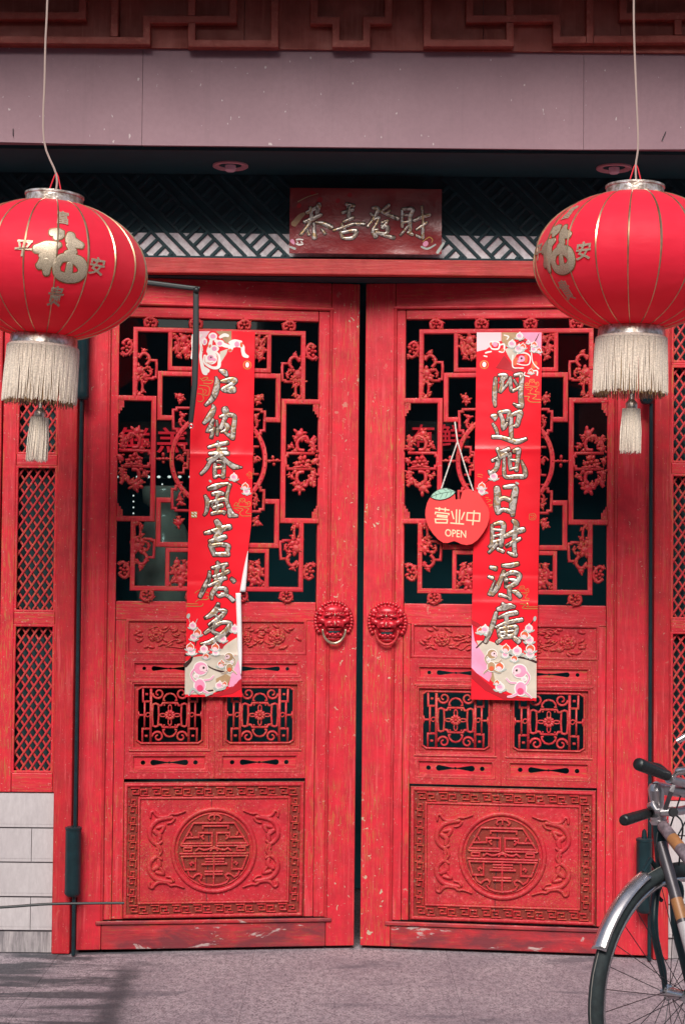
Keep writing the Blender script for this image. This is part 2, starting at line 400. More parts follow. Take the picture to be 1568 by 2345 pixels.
def brush(mb, spec, fm, k, h, grow=0.0, flat=False, d=0.0):
    # spec: strokes 'x y w; x y w' separated by '/'; rounded brush strokes
    for si, st in enumerate(spec.split('/')):
        P = [tuple(float(q) for q in a.split()) for a in st.split(';')]
        if len(P) == 1: P = [P[0], (P[0][0]+1, P[0][1]+1, P[0][2])]
        Q = spline(P, 5)
        # rounded ends
        def cap(a, b):
            dx, dy = a[0]-b[0], a[1]-b[1]; L = sqrt(dx*dx+dy*dy) or 1; r = a[2]*.42+grow*.5
            return [(a[0]+dx/L*r*sin(g), a[1]+dy/L*r*sin(g), a[2]*cos(g)) for g in (rad(75), rad(50), rad(25))]
        Q = cap(Q[0], Q[1])+Q+cap(Q[-1], Q[-2])[::-1]
        pts = [fm(x, y) for x, y, w in Q]; ws = [(max(w, 2)+grow)*k for x, y, w in Q]
        if flat: mb.ribbon(pts, ws, [(-1, 0), (1, 0)], d=d+si*.00006)
        else: mb.ribbon(pts, ws, rnd(h), d=d+si*.00004)

# ------------------------------------------------------------------ door leaves: local x along the leaf, z up, protrusion towards the street
ALPHA = rad(6.7)
XHL = onY(163, 2184).x; XHR = onY(1487, 2200).x
class Leaf:
    def __init__(s, side):
        s.side = side
        s.x0 = XHL if side == 'L' else XHR
        s.a = ALPHA if side == 'L' else -ALPHA
        s.ex = Vector((cos(s.a), sin(s.a), 0)); s.ny = Vector((-sin(s.a), cos(s.a), 0)); s.o = Vector((s.x0, 0, 0))
    def pt(s, px, py, d=0.0):               # (x,z) in the leaf's own frame of a point measured on the surface standing d proud
        r = ray(px, py); o = s.o - s.ny*d
        t = (o-CAM).dot(s.ny)/r.dot(s.ny); p = CAM+r*t-s.o
        return (p.dot(s.ex), p.z)
    def rect(s, x0, y0, x1, y1, d=0.0):
        a = s.pt(x0, (y0+y1)/2, d)[0]; b = s.pt(x1, (y0+y1)/2, d)[0]; zt = s.pt((x0+x1)/2, y0, d)[1]; zb = s.pt((x0+x1)/2, y1, d)[1]
        return a, b, zb, zt
LL, LR = Leaf('L'), Leaf('R')

def frame_ribbon(mb, r, w, prof, d=0.0, inset=0.0):
    x0, x1, z0, z1 = r[0]+inset, r[1]-inset, r[2]+inset, r[3]-inset
    mb.ribbon([(x0, z0), (x1, z0), (x1, z1), (x0, z1)], w, prof, closed=True, d=d)
def flower(mb, x, z, r, d=.0, n=5, h=.012, rot=0.0, rnd_=None):
    for i in range(n):
        g = rot+2*pi*i/n; k = 1 if rnd_ is None else rnd_.uniform(.8, 1.2)
        mb.ell((x+cos(g)*r*.62*k, -d-h*.4, z+sin(g)*r*.62*k), (r*.40*k, h*.8, r*.30), 8, 5, g)
    mb.ell((x, -d-h*.8, z), (r*.30, h, r*.30), 8, 5)
def curl(mb, x, z, r, w, h, d=0, a0=0.0, turns=1.3, sgn=1, shrink=.35):
    n = 18; pts = [(x+cos(a0+sgn*2*pi*turns*i/n)*r*(1-(1-shrink)*i/n), z+sin(a0+sgn*2*pi*turns*i/n)*r*(1-(1-shrink)*i/n)) for i in range(n+1)]
    mb.ribbon(pts, [w*(1-.3*i/n) for i in range(n+1)], rnd(h, .006), d=d)

def window_lattice(L, win, par, TH=1.16):
    """Carved lattice; designed in units of the opening: u,v from its top-left corner, half width 604, half height 853."""
    x0, x1, z0, z1 = win; HW, HH = 604.0, 853.0
    cx, cz = (x0+x1)/2, (z0+z1)/2; ku, kv = (x1-x0)/2/HW, (z1-z0)/2/HH
    W0 = ku
    def mp(u, v, mu, mv): return (cx+(u-HW)*ku*mu, cz-(v-HH)*kv*mv)
    B = lambda pts, w=27, mu=1, mv=1, closed=False: (MB().ribbon([mp(u, v, mu, mv) for u, v in pts], w*W0*TH, bar(.008, .010), closed=closed))
    # continuous members, one object each
    R = random.Random(11 if L.side == 'L' else 12)
    XR = 2*HW
    # outer ring: broken by the side boxes
    B([(97, 492), (97, 77), (XR-97, 77), (XR-97, 492)], 26).build('lattice_bar', 'ph', par, True)
    B([(97, 492), (97, 77), (XR-97, 77), (XR-97, 492)], 26, 1, -1).build('lattice_bar', 'ph', par, True)
    for mu in (1, -1):
        B([(-4, 492), (212, 492), (212, 2*HH-492), (-4, 2*HH-492)], 28, mu).build('lattice_bar', 'pv2', par, True)
        for mv in (1, -1):
            B([(HW, 340), (247, 340), (247, 606), (320, 606)], 27, mu, mv).build('lattice_bar', 'pv2', par, True)
            B([(305, 90), (305, 308), (HW, 308)], 24, mu, mv).build('lattice_bar', 'pv2', par, True)
    # round middle ring with its beading
    n = 48; rr = 282
    MB().ribbon([(cx+cos(2*pi*i/n)*rr*ku, cz+sin(2*pi*i/n)*rr*kv*1.0) for i in range(n)], 30*W0, bar(.010, .010), closed=True).build('lattice_ring', 'pv2', par, True)
    mb = MB()
    for i in range(44):
        g = 2*pi*i/44; mb.ell((cx+cos(g)*rr*ku, -.011, cz+sin(g)*rr*kv), (.0028, .0028, .0028), 6, 4)
    mb.build('ring_beading', 'pn', par, True, kind='stuff')
    def orn(fn, mus=(1, -1), mvs=(1, -1), nm='carved_ornament'):
        for mu in mus:
            for mv in mvs:
                mb = MB()
                def bl(u, v, r, e=1.0, rot=0.0, h=.011):
                    k = R.uniform(.9, 1.1); p = mp(u+R.uniform(-2, 2), v+R.uniform(-2, 2), mu, mv); rr_ = r*k*W0*1.34
                    mb.ell((p[0], 0, p[1]), (rr_*.72, h*.7, rr_*e*.62), 9, 6, R.uniform(0, 3))
                    nl = 5 if r > 22 else 3; g0 = R.uniform(0, 6)
                    for i_ in range(nl):
                        g_1 = g0+2*pi*i_/nl+R.uniform(-.3, .3); q_1 = rr_*R.uniform(.55, .8)
                        mb.ell((p[0]+cos(g_1)*q_1, 0, p[1]+sin(g_1)*q_1*e), (rr_*R.uniform(.38, .55), h*R.uniform(.45, .8), rr_*R.uniform(.2, .32)), 8, 5, g_1+R.uniform(-.4, .4))
                def st(pts, w=16, h=.009): mb.ribbon([mp(u, v, mu, mv) for u, v in spline(pts, 4)], w*1.35*W0, rnd(h, .006))
                def sq(pts, w=18, h=.008): mb.ribbon([mp(u, v, mu, mv) for u, v in pts], w*W0, rnd(h, .006))
                def fl(u, v, r, n=5, rot=0.0):
                    p = mp(u, v, mu, mv); flower(mb, p[0], p[1], r*1.15*W0, -.002, n, .011, rot+R.uniform(-.2, .2), R)
                fn(bl, st, sq, fl); mb.build(nm, 'pn', par, 'all')
    def edgeflower(u, v, s=1.0):
        def f(bl, st, sq, fl):
            st([(u-28*s, v+26*s), (u-34*s, v-6*s), (u-14*s, v-26*s), (u+12*s, v-22*s), (u+34*s, v-2*s), (u+28*s, v+26*s)], 15)
            fl(u, v+2, 30*s, 5, .3); bl(u-30*s, v-14*s, 13*s); bl(u+32*s, v-10*s, 13*s); bl(u+8*s, v-28*s, 12*s); bl(u-22*s, v+24*s, 13*s); bl(u+22*s, v+26*s, 13*s)
        return f
    orn(edgeflower(185, 33), nm='carved_flower'); orn(edgeflower(458, 33), nm='carved_flower')
    def side(bl, st, sq, fl):
        fl(44, 185, 32, 5); st([(20, 160), (52, 140), (76, 170), (70, 205), (40, 232), (14, 215)], 15); bl(62, 150, 14); bl(66, 218, 14); bl(20, 228, 13)
    orn(side, nm='carved_flower')
    def cluster(bl, st, sq, fl):            # vine that climbs the outer bar with its stepped bracket
        st([(118, 250), (140, 222), (168, 228), (182, 262), (160, 292)], 16); bl(148, 206, 17, 1.3); bl(118, 232, 16); bl(178, 250, 13)
        sq([(176, 262), (222, 262), (222, 282), (224, 282), (224, 364), (206, 364), (206, 372), (160, 372)], 17)
        bl(126, 326, 32, 1.1, h=.014); bl(112, 372, 24); bl(150, 358, 24, .9); bl(190, 330, 13); bl(170, 306, 15); st([(180, 300), (196, 330), (186, 352)], 10)
        st([(136, 378), (142, 420), (136, 462)], 12); st([(108, 392), (104, 430), (106, 470)], 13); bl(122, 470, 24, .8); bl(148, 448, 14); bl(98, 452, 12); bl(150, 396, 15)
    orn(cluster, nm='carved_vine')
    def boxcl(bl, st, sq, fl):
        bl(386, 128, 34, 1, h=.015); bl(350, 180, 30, .9); bl(398, 196, 32); bl(338, 120, 18); bl(360, 232, 20, 1.2); bl(430, 158, 24); bl(424, 228, 18); bl(322, 104, 14); bl(402, 238, 14)
        st([(330, 112), (356, 150), (344, 200), (372, 226)], 14); st([(430, 112), (442, 170), (428, 236)], 13)
    orn(boxcl, nm='carved_vine')
    def ringbr(bl, st, sq, fl):             # stepped bracket and leaf where the square meets the ring
        bl(366, 476, 22, 1.2); bl(348, 470, 14); bl(386, 486, 14); bl(368, 502, 16)
        sq([(HW-20, 545), (350, 545), (350, 558), (328, 558), (328, 672), (350, 672), (350, 690), (372, 690)], 18)
        bl(384, 590, 22, .8); bl(376, 620, 18); st([(384, 600), (372, 640), (398, 668)], 12); bl(404, 640, 15)
        sq([(366, 690), (366, 712), (392, 712)], 14)
    orn(ringbr, nm='carved_bracket')
    def midbig(bl, st, sq, fl):             # large half rosette beside the window edge
        bl(112, 690, 30, .95, h=.014); bl(88, 712, 20); bl(140, 716, 18)
        st([(60, 742), (72, 706), (104, 712), (128, 742), (120, 782), (84, 788)], 17); bl(40, 742, 24); bl(28, 782, 24); bl(160, 758, 20, .8); bl(176, 772, 14); bl(140, 790, 17)
        bl(24, 726, 16); st([(18, 700), (34, 730), (20, 790)], 18)
    orn(midbig, nm='carved_rosette')
    def midbox(bl, st, sq, fl):
        sq([(20, 806), (186, 806), (186, 822), (198, 822), (198, 884), (186, 884), (186, 900), (20, 900)], 19)
        fl(92, 858, 38, 6, .2); bl(60, 872, 18); bl(128, 868, 18); bl(104, 830, 16); st([(40, 892), (92, 884), (150, 892)], 12); bl(18, 852, 18, 1.8)
    orn(midbox, (1, -1), (1,), 'carved_rosette')
    def mid4(bl, st, sq, fl):
        st([(226, 853), (320, 853)], 10); fl(272, 853, 30, 4, 0)
    orn(mid4, (1, -1), (1,), 'carved_flower')
    def innerring(bl, st, sq, fl):
        sq([(360, 770), (396, 770), (396, 800), (420, 800), (420, 906), (396, 906), (396, 936), (360, 936)], 16); bl(380, 850, 20); bl(404, 820, 14); bl(404, 884, 14); st([(346, 850), (372, 830), (390, 870)], 10)
        st([(420, 853), (HW, 853)], 14); bl(480, 853, 24); bl(HW, 853, 40)
    orn(innerring, (1, -1), (1,), 'carved_bracket')
    # stepped blocks in the corners of the side boxes
    for mu in (1, -1):
        for mv in (1, -1):
            MB().prism([mp(u, v, mu, mv) for u, v in ((0, 506), (34, 506), (34, 548), (22, 548), (22, 566), (10, 566), (10, 584), (0, 584))], -.01, .006).build('stepped_block', 'pn', par)

def key_fret(mb, x0, x1, z0, z1, n, horiz, w, h, d):
    A = [(.06, .0), (.46, 0), (.46, .78), (.17, .78), (.17, .36), (.31, .36)]
    Bq = [(.94, 1), (.54, 1), (.54, .22), (.83, .22), (.83, .64), (.69, .64)]
    for i in range(n):
        for P in (A, Bq):
            pts = []
            for a, b in P:
                if horiz: pts.append((x0+(i+a)/n*(x1-x0), z1-b*(z1-z0)))
                else: pts.append((x0+b*(x1-x0), z1-(i+a)/n*(z1-z0)))
            mb.ribbon(pts, w*random.uniform(.9, 1.1), rnd(h), d=d+random.uniform(-.0005, .0005))

SHOU = """740 355;725 340;738 316;775 310;812 316;835 340;820 360|775 300;775 352|600 380;940 380|604 376;500 566|940 376;1062 566|500 548;758 548|500 568;758 568|795 548;1058 548|795 568;1058 568|758 568;758 462;640 462|648 462;648 498;530 502|690 515;668 492;690 478|797 568;797 462;906 462|904 462;904 498;1026 496|872 515;892 492;870 478|680 430;680 404;890 404;890 430|575 450;592 484|975 450;960 484|525 582;590 582;590 610;525 610;525 582|965 582;1032 582;1032 610;965 610;965 582|620 610;650 588;690 604;720 600;775 578;830 600;862 604;890 588;920 610|745 612;760 590;792 590;806 612|490 632;1064 632|500 655;1060 652|506 655;536 764;624 764;624 664|590 730;580 714;596 702;610 716|1050 655;1012 764;926 764;926 664|960 730;970 714;954 702;942 716|700 678;862 678|700 700;862 700|672 722;886 720|700 782;850 782|700 804;850 804|775 650;775 892|560 776;572 810;604 830;628 806;654 798;676 812;668 842|990 776;976 810;946 830;920 806;896 798;872 812;884 842|650 842;668 872;715 890;775 897;835 890;884 872;900 842;880 828"""
BAT = ["260 330 16;262 300 20;285 290 20;305 318 22;340 338 26;400 332 22;430 310 18;470 312 14;535 290 8", "430 340 26;380 346 30;310 368 34;262 430 34;262 500 32;310 552 28;350 536 18", "452 352 18;432 376 14;400 384 10", "300 452 36;335 480 40;330 520 30", "320 420 26;370 410 26;352 452 22", "318 560 22;330 600 20;318 622 12", "330 560 18;352 596 16;350 618 12"]

def make_leaf(L, G, label):
    par = thing('door_leaf', label, 'door', (L.x0, 0, 0), L.a, 'pair of carved red doors')
    left = L.side == 'L'
    T = .045
    q = {k: L.rect(*v) for k, v in G.items()}
    fx0, fx1, fz0, fz1 = q['leaf']; fz0 = max(fz0, .012)
    wx0, wx1, wz0, wz1 = q['win']; gx0, gx1 = q['groove'][0], q['groove'][1]; gz1 = q['groove'][3]
    kx0, kx1, kz0, kz1 = q['key']; lz = q['ledge'][3]; lz0 = q['ledge'][2]
    e = .0016
    B = lambda *a: MB().box(*a)
    # outer stiles and rails
    B(fx0, gx0-e, 0, T, fz0, fz1).build('stile', 'pv' if left else 'pvc', par, bevel=.003)
    B(gx1+e, fx1, 0, T, fz0, fz1).build('stile', 'pvc' if left else 'pv', par, bevel=.003)
    B(gx0, gx1, 0, T, gz1+e, fz1).build('top_rail', 'ph', par, bevel=.003)
    B(gx0, gx1, 0, T, fz0, lz0-.002).build('bottom_rail', 'pb', par, bevel=.003)
    # ledge moulding
    B(gx0-.022, gx1+.022, -.008, .0, lz0, lz).build('ledge_moulding', 'pb', par, bevel=.005)
    # bead moulding beside each groove
    for x in (gx0, gx1):
        MB().ribbon([(x, lz+.002), (x, gz1)], .012, rnd(.006), d=.0005).build('bead_moulding', 'post', par, True)
    MB().ribbon([(gx0-.008, gz1+.004), (gx1+.008, gz1+.004)], .014, rnd(.008), d=.0005).build('bead_moulding', 'ph', par, True)
    # inner frame round the window, set back 4 mm
    r0 = .004
    B(gx0+.004, wx0, r0, T, lz+.002, gz1-.003).build('inner_stile', 'pv2', par, bevel=.003)
    B(wx1, gx1-.004, r0, T, lz+.002, gz1-.003).build('inner_stile', 'pv2', par, bevel=.003)
    B(wx0+e, wx1-e, r0, T, wz1, gz1-.003).build('inner_rail', 'ph', par, bevel=.003)
    rx0, rx1, rz0, rz1 = q['relief']; ox0, ox1, oz0, oz1 = q['open']
    B(wx0+e, wx1-e, r0, T, rz1, wz0).build('middle_rail', 'ph', par, bevel=.003)
    # side fillers so that the panels below sit between narrower stiles
    for (a, b) in ((wx0+e, ox0-.001), (ox1+.001, wx1-e)):
        if b-a > .004: B(a, b, r0+.0005, T, lz+.004, rz1-.0015).build('panel_edge', 'pv2', par, bevel=.002)
    glz = B(wx0-.01, wx1+.01, .030, .034, wz0-.01, wz1+.01).build('glass_pane', 'glass', par)
    window_lattice(L, (wx0, wx1, wz0, wz1), par)
    # relief panel carved with flowers
    B(ox0, ox1, .012, .03, rz0+.0015, rz1-.0015).build('relief_panel', 'pn', par)
    mb = MB(); frame_ribbon(mb, (rx0, rx1, rz0, rz1), .012, rnd(.005), d=-.008); mb.build('panel_moulding', 'pn', par, True)
    R = random.Random(3 if left else 4); mb = MB(); pw, ph = rx1-rx0, rz1-rz0
    for (fx, fz, r) in ((.16, .55, .030), (.36, .50, .026), (.66, .50, .026), (.84, .52, .032), (.5, .5, .024)):
        X, Z = rx0+fx*pw, rz0+fz*ph
        for ring, (nn, rr, hh) in enumerate(((9, 1.0, .006), (7, .68, .008), (5, .36, .010))):
            for i in range(nn):
                g = 2*pi*i/nn+ring*.4+R.uniform(-.2, .2)
                mb.ell((X+cos(g)*r*rr*.8, .011, Z+sin(g)*r*rr*.7), (r*.38, hh, r*.24), 8, 4, g+pi/2)
        for k in range(18):
            g = R.uniform(0, 2*pi); dd = r*R.uniform(1.2, 2.1); lx, lz_ = X+cos(g)*dd*1.3, Z+sin(g)*dd*.75
            if rz0+.012 < lz_ < rz1-.012 and rx0+.015 < lx < rx1-.015: mb.ell((lx, .011, lz_), (r*.50, .006, r*.20), 8, 4, R.uniform(-.7, .7))
    for k in range(14):
        X = rx0+pw*R.uniform(.05, .8); Z = rz0+ph*R.uniform(.2, .8)
        mb.ribbon(spline([(X, Z), (X+.02, Z+R.uniform(-.012, .012)), (X+.045, Z+R.uniform(-.015, .015)), (X+.07, Z+R.uniform(-.01, .01))], 4), .006, rnd(.004), d=-.011)
    mb.build('flower_relief', 'pn', par, 'all')
    # open panel: frame, two fret squares, four slotted boards
    d_ = .006
    w, h = ox1-ox0, oz1-oz0
    c1 = ox0+w*.405*1.0; 
    fr = .030
    cols = [(ox0+w*.045, ox0+w*.447), (ox0+w*.535, ox0+w*.955)]
    zA = (oz0+h*.84, oz0+h*.935); zB = (oz0+h*.255, oz0+h*.765); zC = (oz0+h*.07, oz0+h*.185)
    rect = lambda a, b, c, d: [(a, c), (b, c), (b, d), (a, d)]
    holes = []
    for c in cols:
        for z in (zA, zB, zC): holes.append(rect(c[0], c[1], z[0], z[1]))
    plate('grille_frame', rect(ox0+.001, ox1-.001, oz0+.001, oz1-.001), holes, -.035, -d_+.001, 'pn', par, bevel=.0015)
    for c in cols:
        for z in (zA, zC):
            x0, x1, z0, z1 = c[0], c[1], z[0], z[1]; cx, cz = (x0+x1)/2, (z0+z1)/2; hw = (x1-x0)/2; hh = (z1-z0)/2
            circ = lambda x, r: [(x+cos(g)*r, cz+sin(g)*r) for g in [2*pi*i/14 for i in range(14)]]
            a = hw*.52; rr = hh*.42
            P = []
            for sx in (1, -1):
                for g in range(-100, 101, 25):
                    P.append((cx+sx*(a-rr+cos(rad(g))*rr), cz+sx*sin(rad(g))*rr))
                P += [(cx+sx*a*.25, cz+sx*rr*.35), (cx+sx*.006, cz+sx*rr*.2), (cx, cz+sx*rr*.50), (cx-sx*.006, cz+sx*rr*.2), (cx-sx*a*.25, cz+sx*rr*.35)]
            plate('slotted_board', rect(x0-.003, x1+.003, z0-.003, z1+.003), [P, circ(cx-hw*.72, hh*.33), circ(cx+hw*.72, hh*.33)], -.022, -.013, 'ph', par)
            mb = MB(); frame_ribbon(mb, (x0, x1, z0, z1), .007, rnd(.005), d=-.0125, inset=.002); frame_ribbon(mb, (x0, x1, z0, z1), .006, rnd(.004), d=-d_, inset=-.008)
            mb.build('panel_moulding', 'pn', par, True)
        # fret square
        x0, x1, z0, z1 = c[0], c[1], zB[0], zB[1]; cx, cz = (x0+x1)/2, (z0+z1)/2
        kx = (x1-x0)/2/262; kz = (z1-z0)/2/250
        o = 230; ch = 26
        hole = [((u)*kx*o/230+cx, v*kz*o/230+cz) for u, v in ((-235, -200), (-205, -222), (205, -222), (235, -200), (235, 200), (205, 222), (-205, 222), (-235, 200))]
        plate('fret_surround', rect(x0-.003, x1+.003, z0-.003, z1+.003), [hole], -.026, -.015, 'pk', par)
        mb = MB(); mb.ribbon(hole, .008, rnd(.007), closed=True, d=-.015); frame_ribbon(mb, (x0, x1, z0, z1), .008, rnd(.006), d=-d_, inset=-.008)
        for zz in (z1+.0125, z0-.0125): mb.ribbon([(x0-.015, zz), (x1+.015, zz)], .010, rnd(.007), d=-d_)
        mb.build('panel_moulding', 'pn', par, True)
        mb = MB(); mp = lambda u, v: (cx+u*kx, cz-v*kz); pr = bar(.006, .006)
        rb = lambda pts, wd=15, cl=False: mb.ribbon([mp(u, v) for u, v in pts], wd*kx, pr, closed=cl, d=-.018)
        for s_ in (1, -1):
            rb([(s_*-137, -222), (s_*-137, 222)], 19)
            rb([(s_*-195, -222), (s_*-195, -108), (s_*-137, -108)]); rb([(s_*-182, -108), (s_*-182, 108)], 14); rb([(s_*-195, 222), (s_*-195, 108), (s_*-137, 108)])
            rb([(s_*-235, 0), (s_*-182, 0)], 14); rb([(s_*-228, -30), (s_*-222, 0), (s_*-228, 30)], 12)
            curl(mb, mp(s_*-158, 0)[0], cz, 18*kx, 11*kx, .006, -.018, 0, 1, 1, .6)
            rb([(s_*-122, -84), (s_*-104, -92), (s_*-84, -84), (s_*-80, 0), (s_*-84, 84), (s_*-104, 92), (s_*-122, 84), (s_*-126, 0)], 14, True)
            for t_ in (1, -1):
                p = mp(s_*-84, t_*-172); curl(mb, p[0], p[1], 42*kx, 17*kx, .006, -.018, pi/2*t_*0+(pi if s_ > 0 else 0), 1.25, s_*t_, .25)
                rb([(s_*-178, t_*165), (s_*-158, t_*165)], 16)
                rb([(0, t_*-172), (s_*-26, t_*-164), (s_*-44, t_*-140), (s_*-48, t_*-118), (s_*-34, t_*-112)], 13)
                rb([(0, t_*-96), (s_*-52, t_*-96), (s_*-60, t_*-78), (s_*-84, t_*-74)], 15)
                rb([(s_*-40, t_*-74), (s_*-40, t_*-86)], 12)
            p = [mp(s_*(50+24*cos(g)), 12*sin(g)) for g in [2*pi*i/12 for i in range(12)]]; mb.ribbon(p, 9*kx, pr, closed=True, d=-.018)
            p = [mp(12*sin(g), s_*(56+26*cos(g))) for g in [2*pi*i/12 for i in range(12)]]; mb.ribbon(p, 9*kx, pr, closed=True, d=-.018)
            rb([(s_*75, -10), (s_*80, -8)], 12)
        flower(mb, cx, cz, 40*kx, -.016, 10, .006)
        mb.build('fret_carving', 'pn', par, 'all')
    # mullion bead between the two columns
    xm = (cols[0][1]+cols[1][0])/2
    MB().ribbon([(xm, oz0+.004), (xm, oz1-.004)], .008, rnd(.005), d=-d_).build('bead_moulding', 'pn', par, True)
    # lower carved panel
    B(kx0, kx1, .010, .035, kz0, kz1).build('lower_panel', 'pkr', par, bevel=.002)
    mb = MB(); frame_ribbon(mb, (kx0, kx1, kz0, kz1), .014, rnd(.009), d=-.010, inset=.010)
    bw = (kx1-kx0)*.088
    frame_ribbon(mb, (kx0, kx1, kz0, kz1), .010, rnd(.008), d=-.010, inset=bw); mb.build('panel_moulding', 'pn', par, True)
    a0 = .022; b0 = bw-.009
    for nm, args in (('t', (kx0+a0, kx1-a0, kz1-b0, kz1-a0, 8, True)), ('b', (kx0+a0, kx1-a0, kz0+a0, kz0+b0, 8, True)),
                     ('l', (kx0+a0, kx0+b0, kz0+b0+.004, kz1-b0-.004, 6, False)), ('r', (kx1-b0, kx1-a0, kz0+b0+.004, kz1-b0-.004, 6, False))):
        mb = MB(); key_fret(mb, *args, .0056, .008, -.010); mb.build('key_fret_border', 'pn', par, True)
    B(kx0+bw+.006, kx1-bw-.006, .0085, .0098, kz0+bw+.006, kz1-bw-.006).build('panel_field', 'pn', par)
    cx, cz = (kx0+kx1)/2, (kz0+kz1)/2; k = (kx1-kx0)/1465.0; kz_ = (kz1-kz0)/1100.0
    m2 = lambda x, y: (cx+(x-775)*k, cz-(y-605)*k)
    mb = MB(); n = 64
    mb.ribbon([(cx+cos(2*pi*i/n)*330*k, cz+sin(2*pi*i/n)*330*k) for i in range(n)], 38*k, rnd(.010), closed=True, d=-.0085)
    mb.ribbon([(cx+cos(2*pi*i/n)*296*k, cz+sin(2*pi*i/n)*296*k) for i in range(n)], 14*k, rnd(.005), closed=True, d=-.0085)
    mb.build('medallion_ring', 'pn', par, 'all')
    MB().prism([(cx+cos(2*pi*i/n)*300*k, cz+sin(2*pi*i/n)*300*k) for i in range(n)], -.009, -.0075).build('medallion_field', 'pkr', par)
    mb = MB()
    for st in SHOU.split('|'):
        P = [tuple(float(z) for z in a.split()) for a in st.split(';')]
        mb.ribbon([m2(775+(x-775)*.97, 605+(y-605)*.97) for x, y in P], 17*k, bar(.009, 0, .3), d=-.0075+random.uniform(-.0004, .0004))
    mb.build('medallion_character', 'pn', par, True)
    for mu in (1, -1):
        for mv in (1, -1):
            mb = MB()
            fm = lambda x, y: m2(775+(x-775)*mu*1.0, 605+((y-605) if mv == 1 else -(y-605)*.94))
            for st in BAT: brush(mb, st, fm, k, .010, grow=9, d=-.0088)
            mb.build('carved_bat', 'pn', par, 'all')
    # split running down the lower panel
    for dd_, f0, f1 in ((-.0068, .0, 1.0), (-.0098, .0, .10)):
        xq = lambda b_: cx-.010-.02*(1-b_)+.003*sin(b_*17)
        MB().ribbon([(xq(f0+(f1-f0)*i/10), kz0+(kz1-kz0)*(f0+(f1-f0)*i/10)) for i in range(11)], [.0012, .002, .0026, .002, .003, .0022, .003, .0018, .002, .0014, .0010], [(-1, 0), (1, 0)], d=dd_-.0012+.0014).build('split_crack', 'iron', par)
    # lion knocker
    kc = L.pt(764 if left else 886, 1425 if left else 1428, .01); s = (47/ (F/DIST))/290*1.0
    kn_mb = MB(); El = lambda x, z, rx, ry, rz, rot=0, nu=14, nv=9: kn_mb.ell((kc[0]+x*s, -.002-0*ry*s, kc[1]-z*s), (rx*s, ry*s, rz*s), nu, nv, -rot)
    def E2(x, z, y, rx, ry, rz, rot=0): kn_mb.ell((kc[0]+x*s, -y*s, kc[1]-z*s), (rx*s, ry*s, rz*s), 14, 9, -rot)
    E2(0, -20, 0, 255, 60, 270); E2(0, -60, 20, 190, 120, 200)
    E2(0, -165, 95, 140, 55, 75)
    for sx in (1, -1):
        E2(sx*75, -115, 135, 85, 38, 30, sx*.18); E2(sx*62, -72, 125, 32, 28, 20); E2(sx*150, -20, 70, 85, 60, 48, sx*-.35); E2(sx*70, 8, 130, 75, 45, 52, sx*.3)
        E2(sx*45, 38, 165, 22, 18, 16); E2(sx*115, 35, 120, 24, 40, 40)
        E2(sx*190, -170, 20, 60, 50, 60)
        for i in range(3): E2(sx*(48+36*i), -138+abs(i-1)*4, 168-i*10, 12, 14, 12)
    E2(0, -135, 165, 16, 20, 32); E2(0, 10, 170, 42, 35, 55); E2(0, 25, 190, 18, 20, 30)
    E2(0, 92, 110, 105, 26, 16); E2(0, 108, 104, 96, 22, 12); E2(0, 185, 35, 135, 70, 45); E2(0, 235, 20, 120, 50, 40)
    for i in range(6): E2(-95+38*i, 170+8*((i % 2)*2-1), 95, 24, 22, 24)
    for i in range(27):
        g = rad(-215+250*i/26)
        E2(cos(g)*262, -22+sin(g)*272, 20, 30, 26, 30); E2(cos(g)*262, -22+sin(g)*272, 48, 11, 14, 11)
    for i in range(16):
        g = rad(-200+220*i/15); E2(cos(g)*205, -30+sin(g)*215, 45, 36, 34, 24, g)
    kn = kn_mb.build('door_knocker', 'knock' if 'knock' in M else 'pn', par, 'all')
    mb = MB(); n = 26
    mb.tube([(kc[0]+cos(a)*165*s*(1.0), -(70+18*sin(-a+0))*s-.008, kc[1]-95*s-abs(sin(a))*205*s) for a in [pi*i/n for i in range(n+1)]], [(13+7*sin(pi*i/n)+2*(i % 2))*s for i in range(n+1)], 8)
    mb.build('knocker_ring', 'ringm_l' if left else 'pn', kn, 'all')
    mb = MB()
    for i in range(27):
        g = rad(-215+250*i/26); mb.ell((kc[0]+cos(g)*262*s, -58*s, kc[1]-(-22+sin(g)*272)*s), (7*s, 8*s, 7*s), 6, 4)
    for sx in (1, -1):
        for i in range(3): mb.ell((kc[0]+sx*(48+36*i)*s, -(184-i*10)*s, kc[1]-(-138+abs(i-1)*4)*s), (8*s, 8*s, 8*s), 6, 4)
    mb.ell((kc[0], -190*s, kc[1]+112*s), (9*s, 9*s, 22*s), 8, 5); mb.ell((kc[0], -212*s, kc[1]-12*s), (10*s, 8*s, 26*s), 8, 5)
    mb.build('rubbed_pins', 'ringm_l', kn, 'all', kind='stuff')
    mb = MB(); mb.ell((kc[0], -95*s, kc[1]-138*s), (92*s, 16*s, 22*s)); mb.build('knocker_mouth', 'teal', kn, 'all')
    return par
M['knock'] = simple('red_enamelled_iron', (.52, .018, .032), .33, .1, var=.35, scale=60)
M['ringm_l'] = simple('rubbed_brass_ring', (.52, .42, .30), .3, .7, var=.4, scale=90)
GL = dict(leaf=(186, 641, 817, 2183), groove=(243, 703, 752, 2100), win=(270, 730, 728, 1378), relief=(292, 1421, 699, 1497), open=(287, 1500, 700, 1783), key=(281, 1791, 697, 2104), ledge=(225, 2105, 745, 2114))
GR = dict(leaf=(831, 646, 1485, 2190), groove=(900, 705, 1408, 2110), win=(926, 729, 1389, 1385), relief=(944, 1432, 1368, 1507), open=(938, 1511, 1366, 1800), key=(937, 1806, 1364, 2116), ledge=(900, 2118, 1415, 2128))

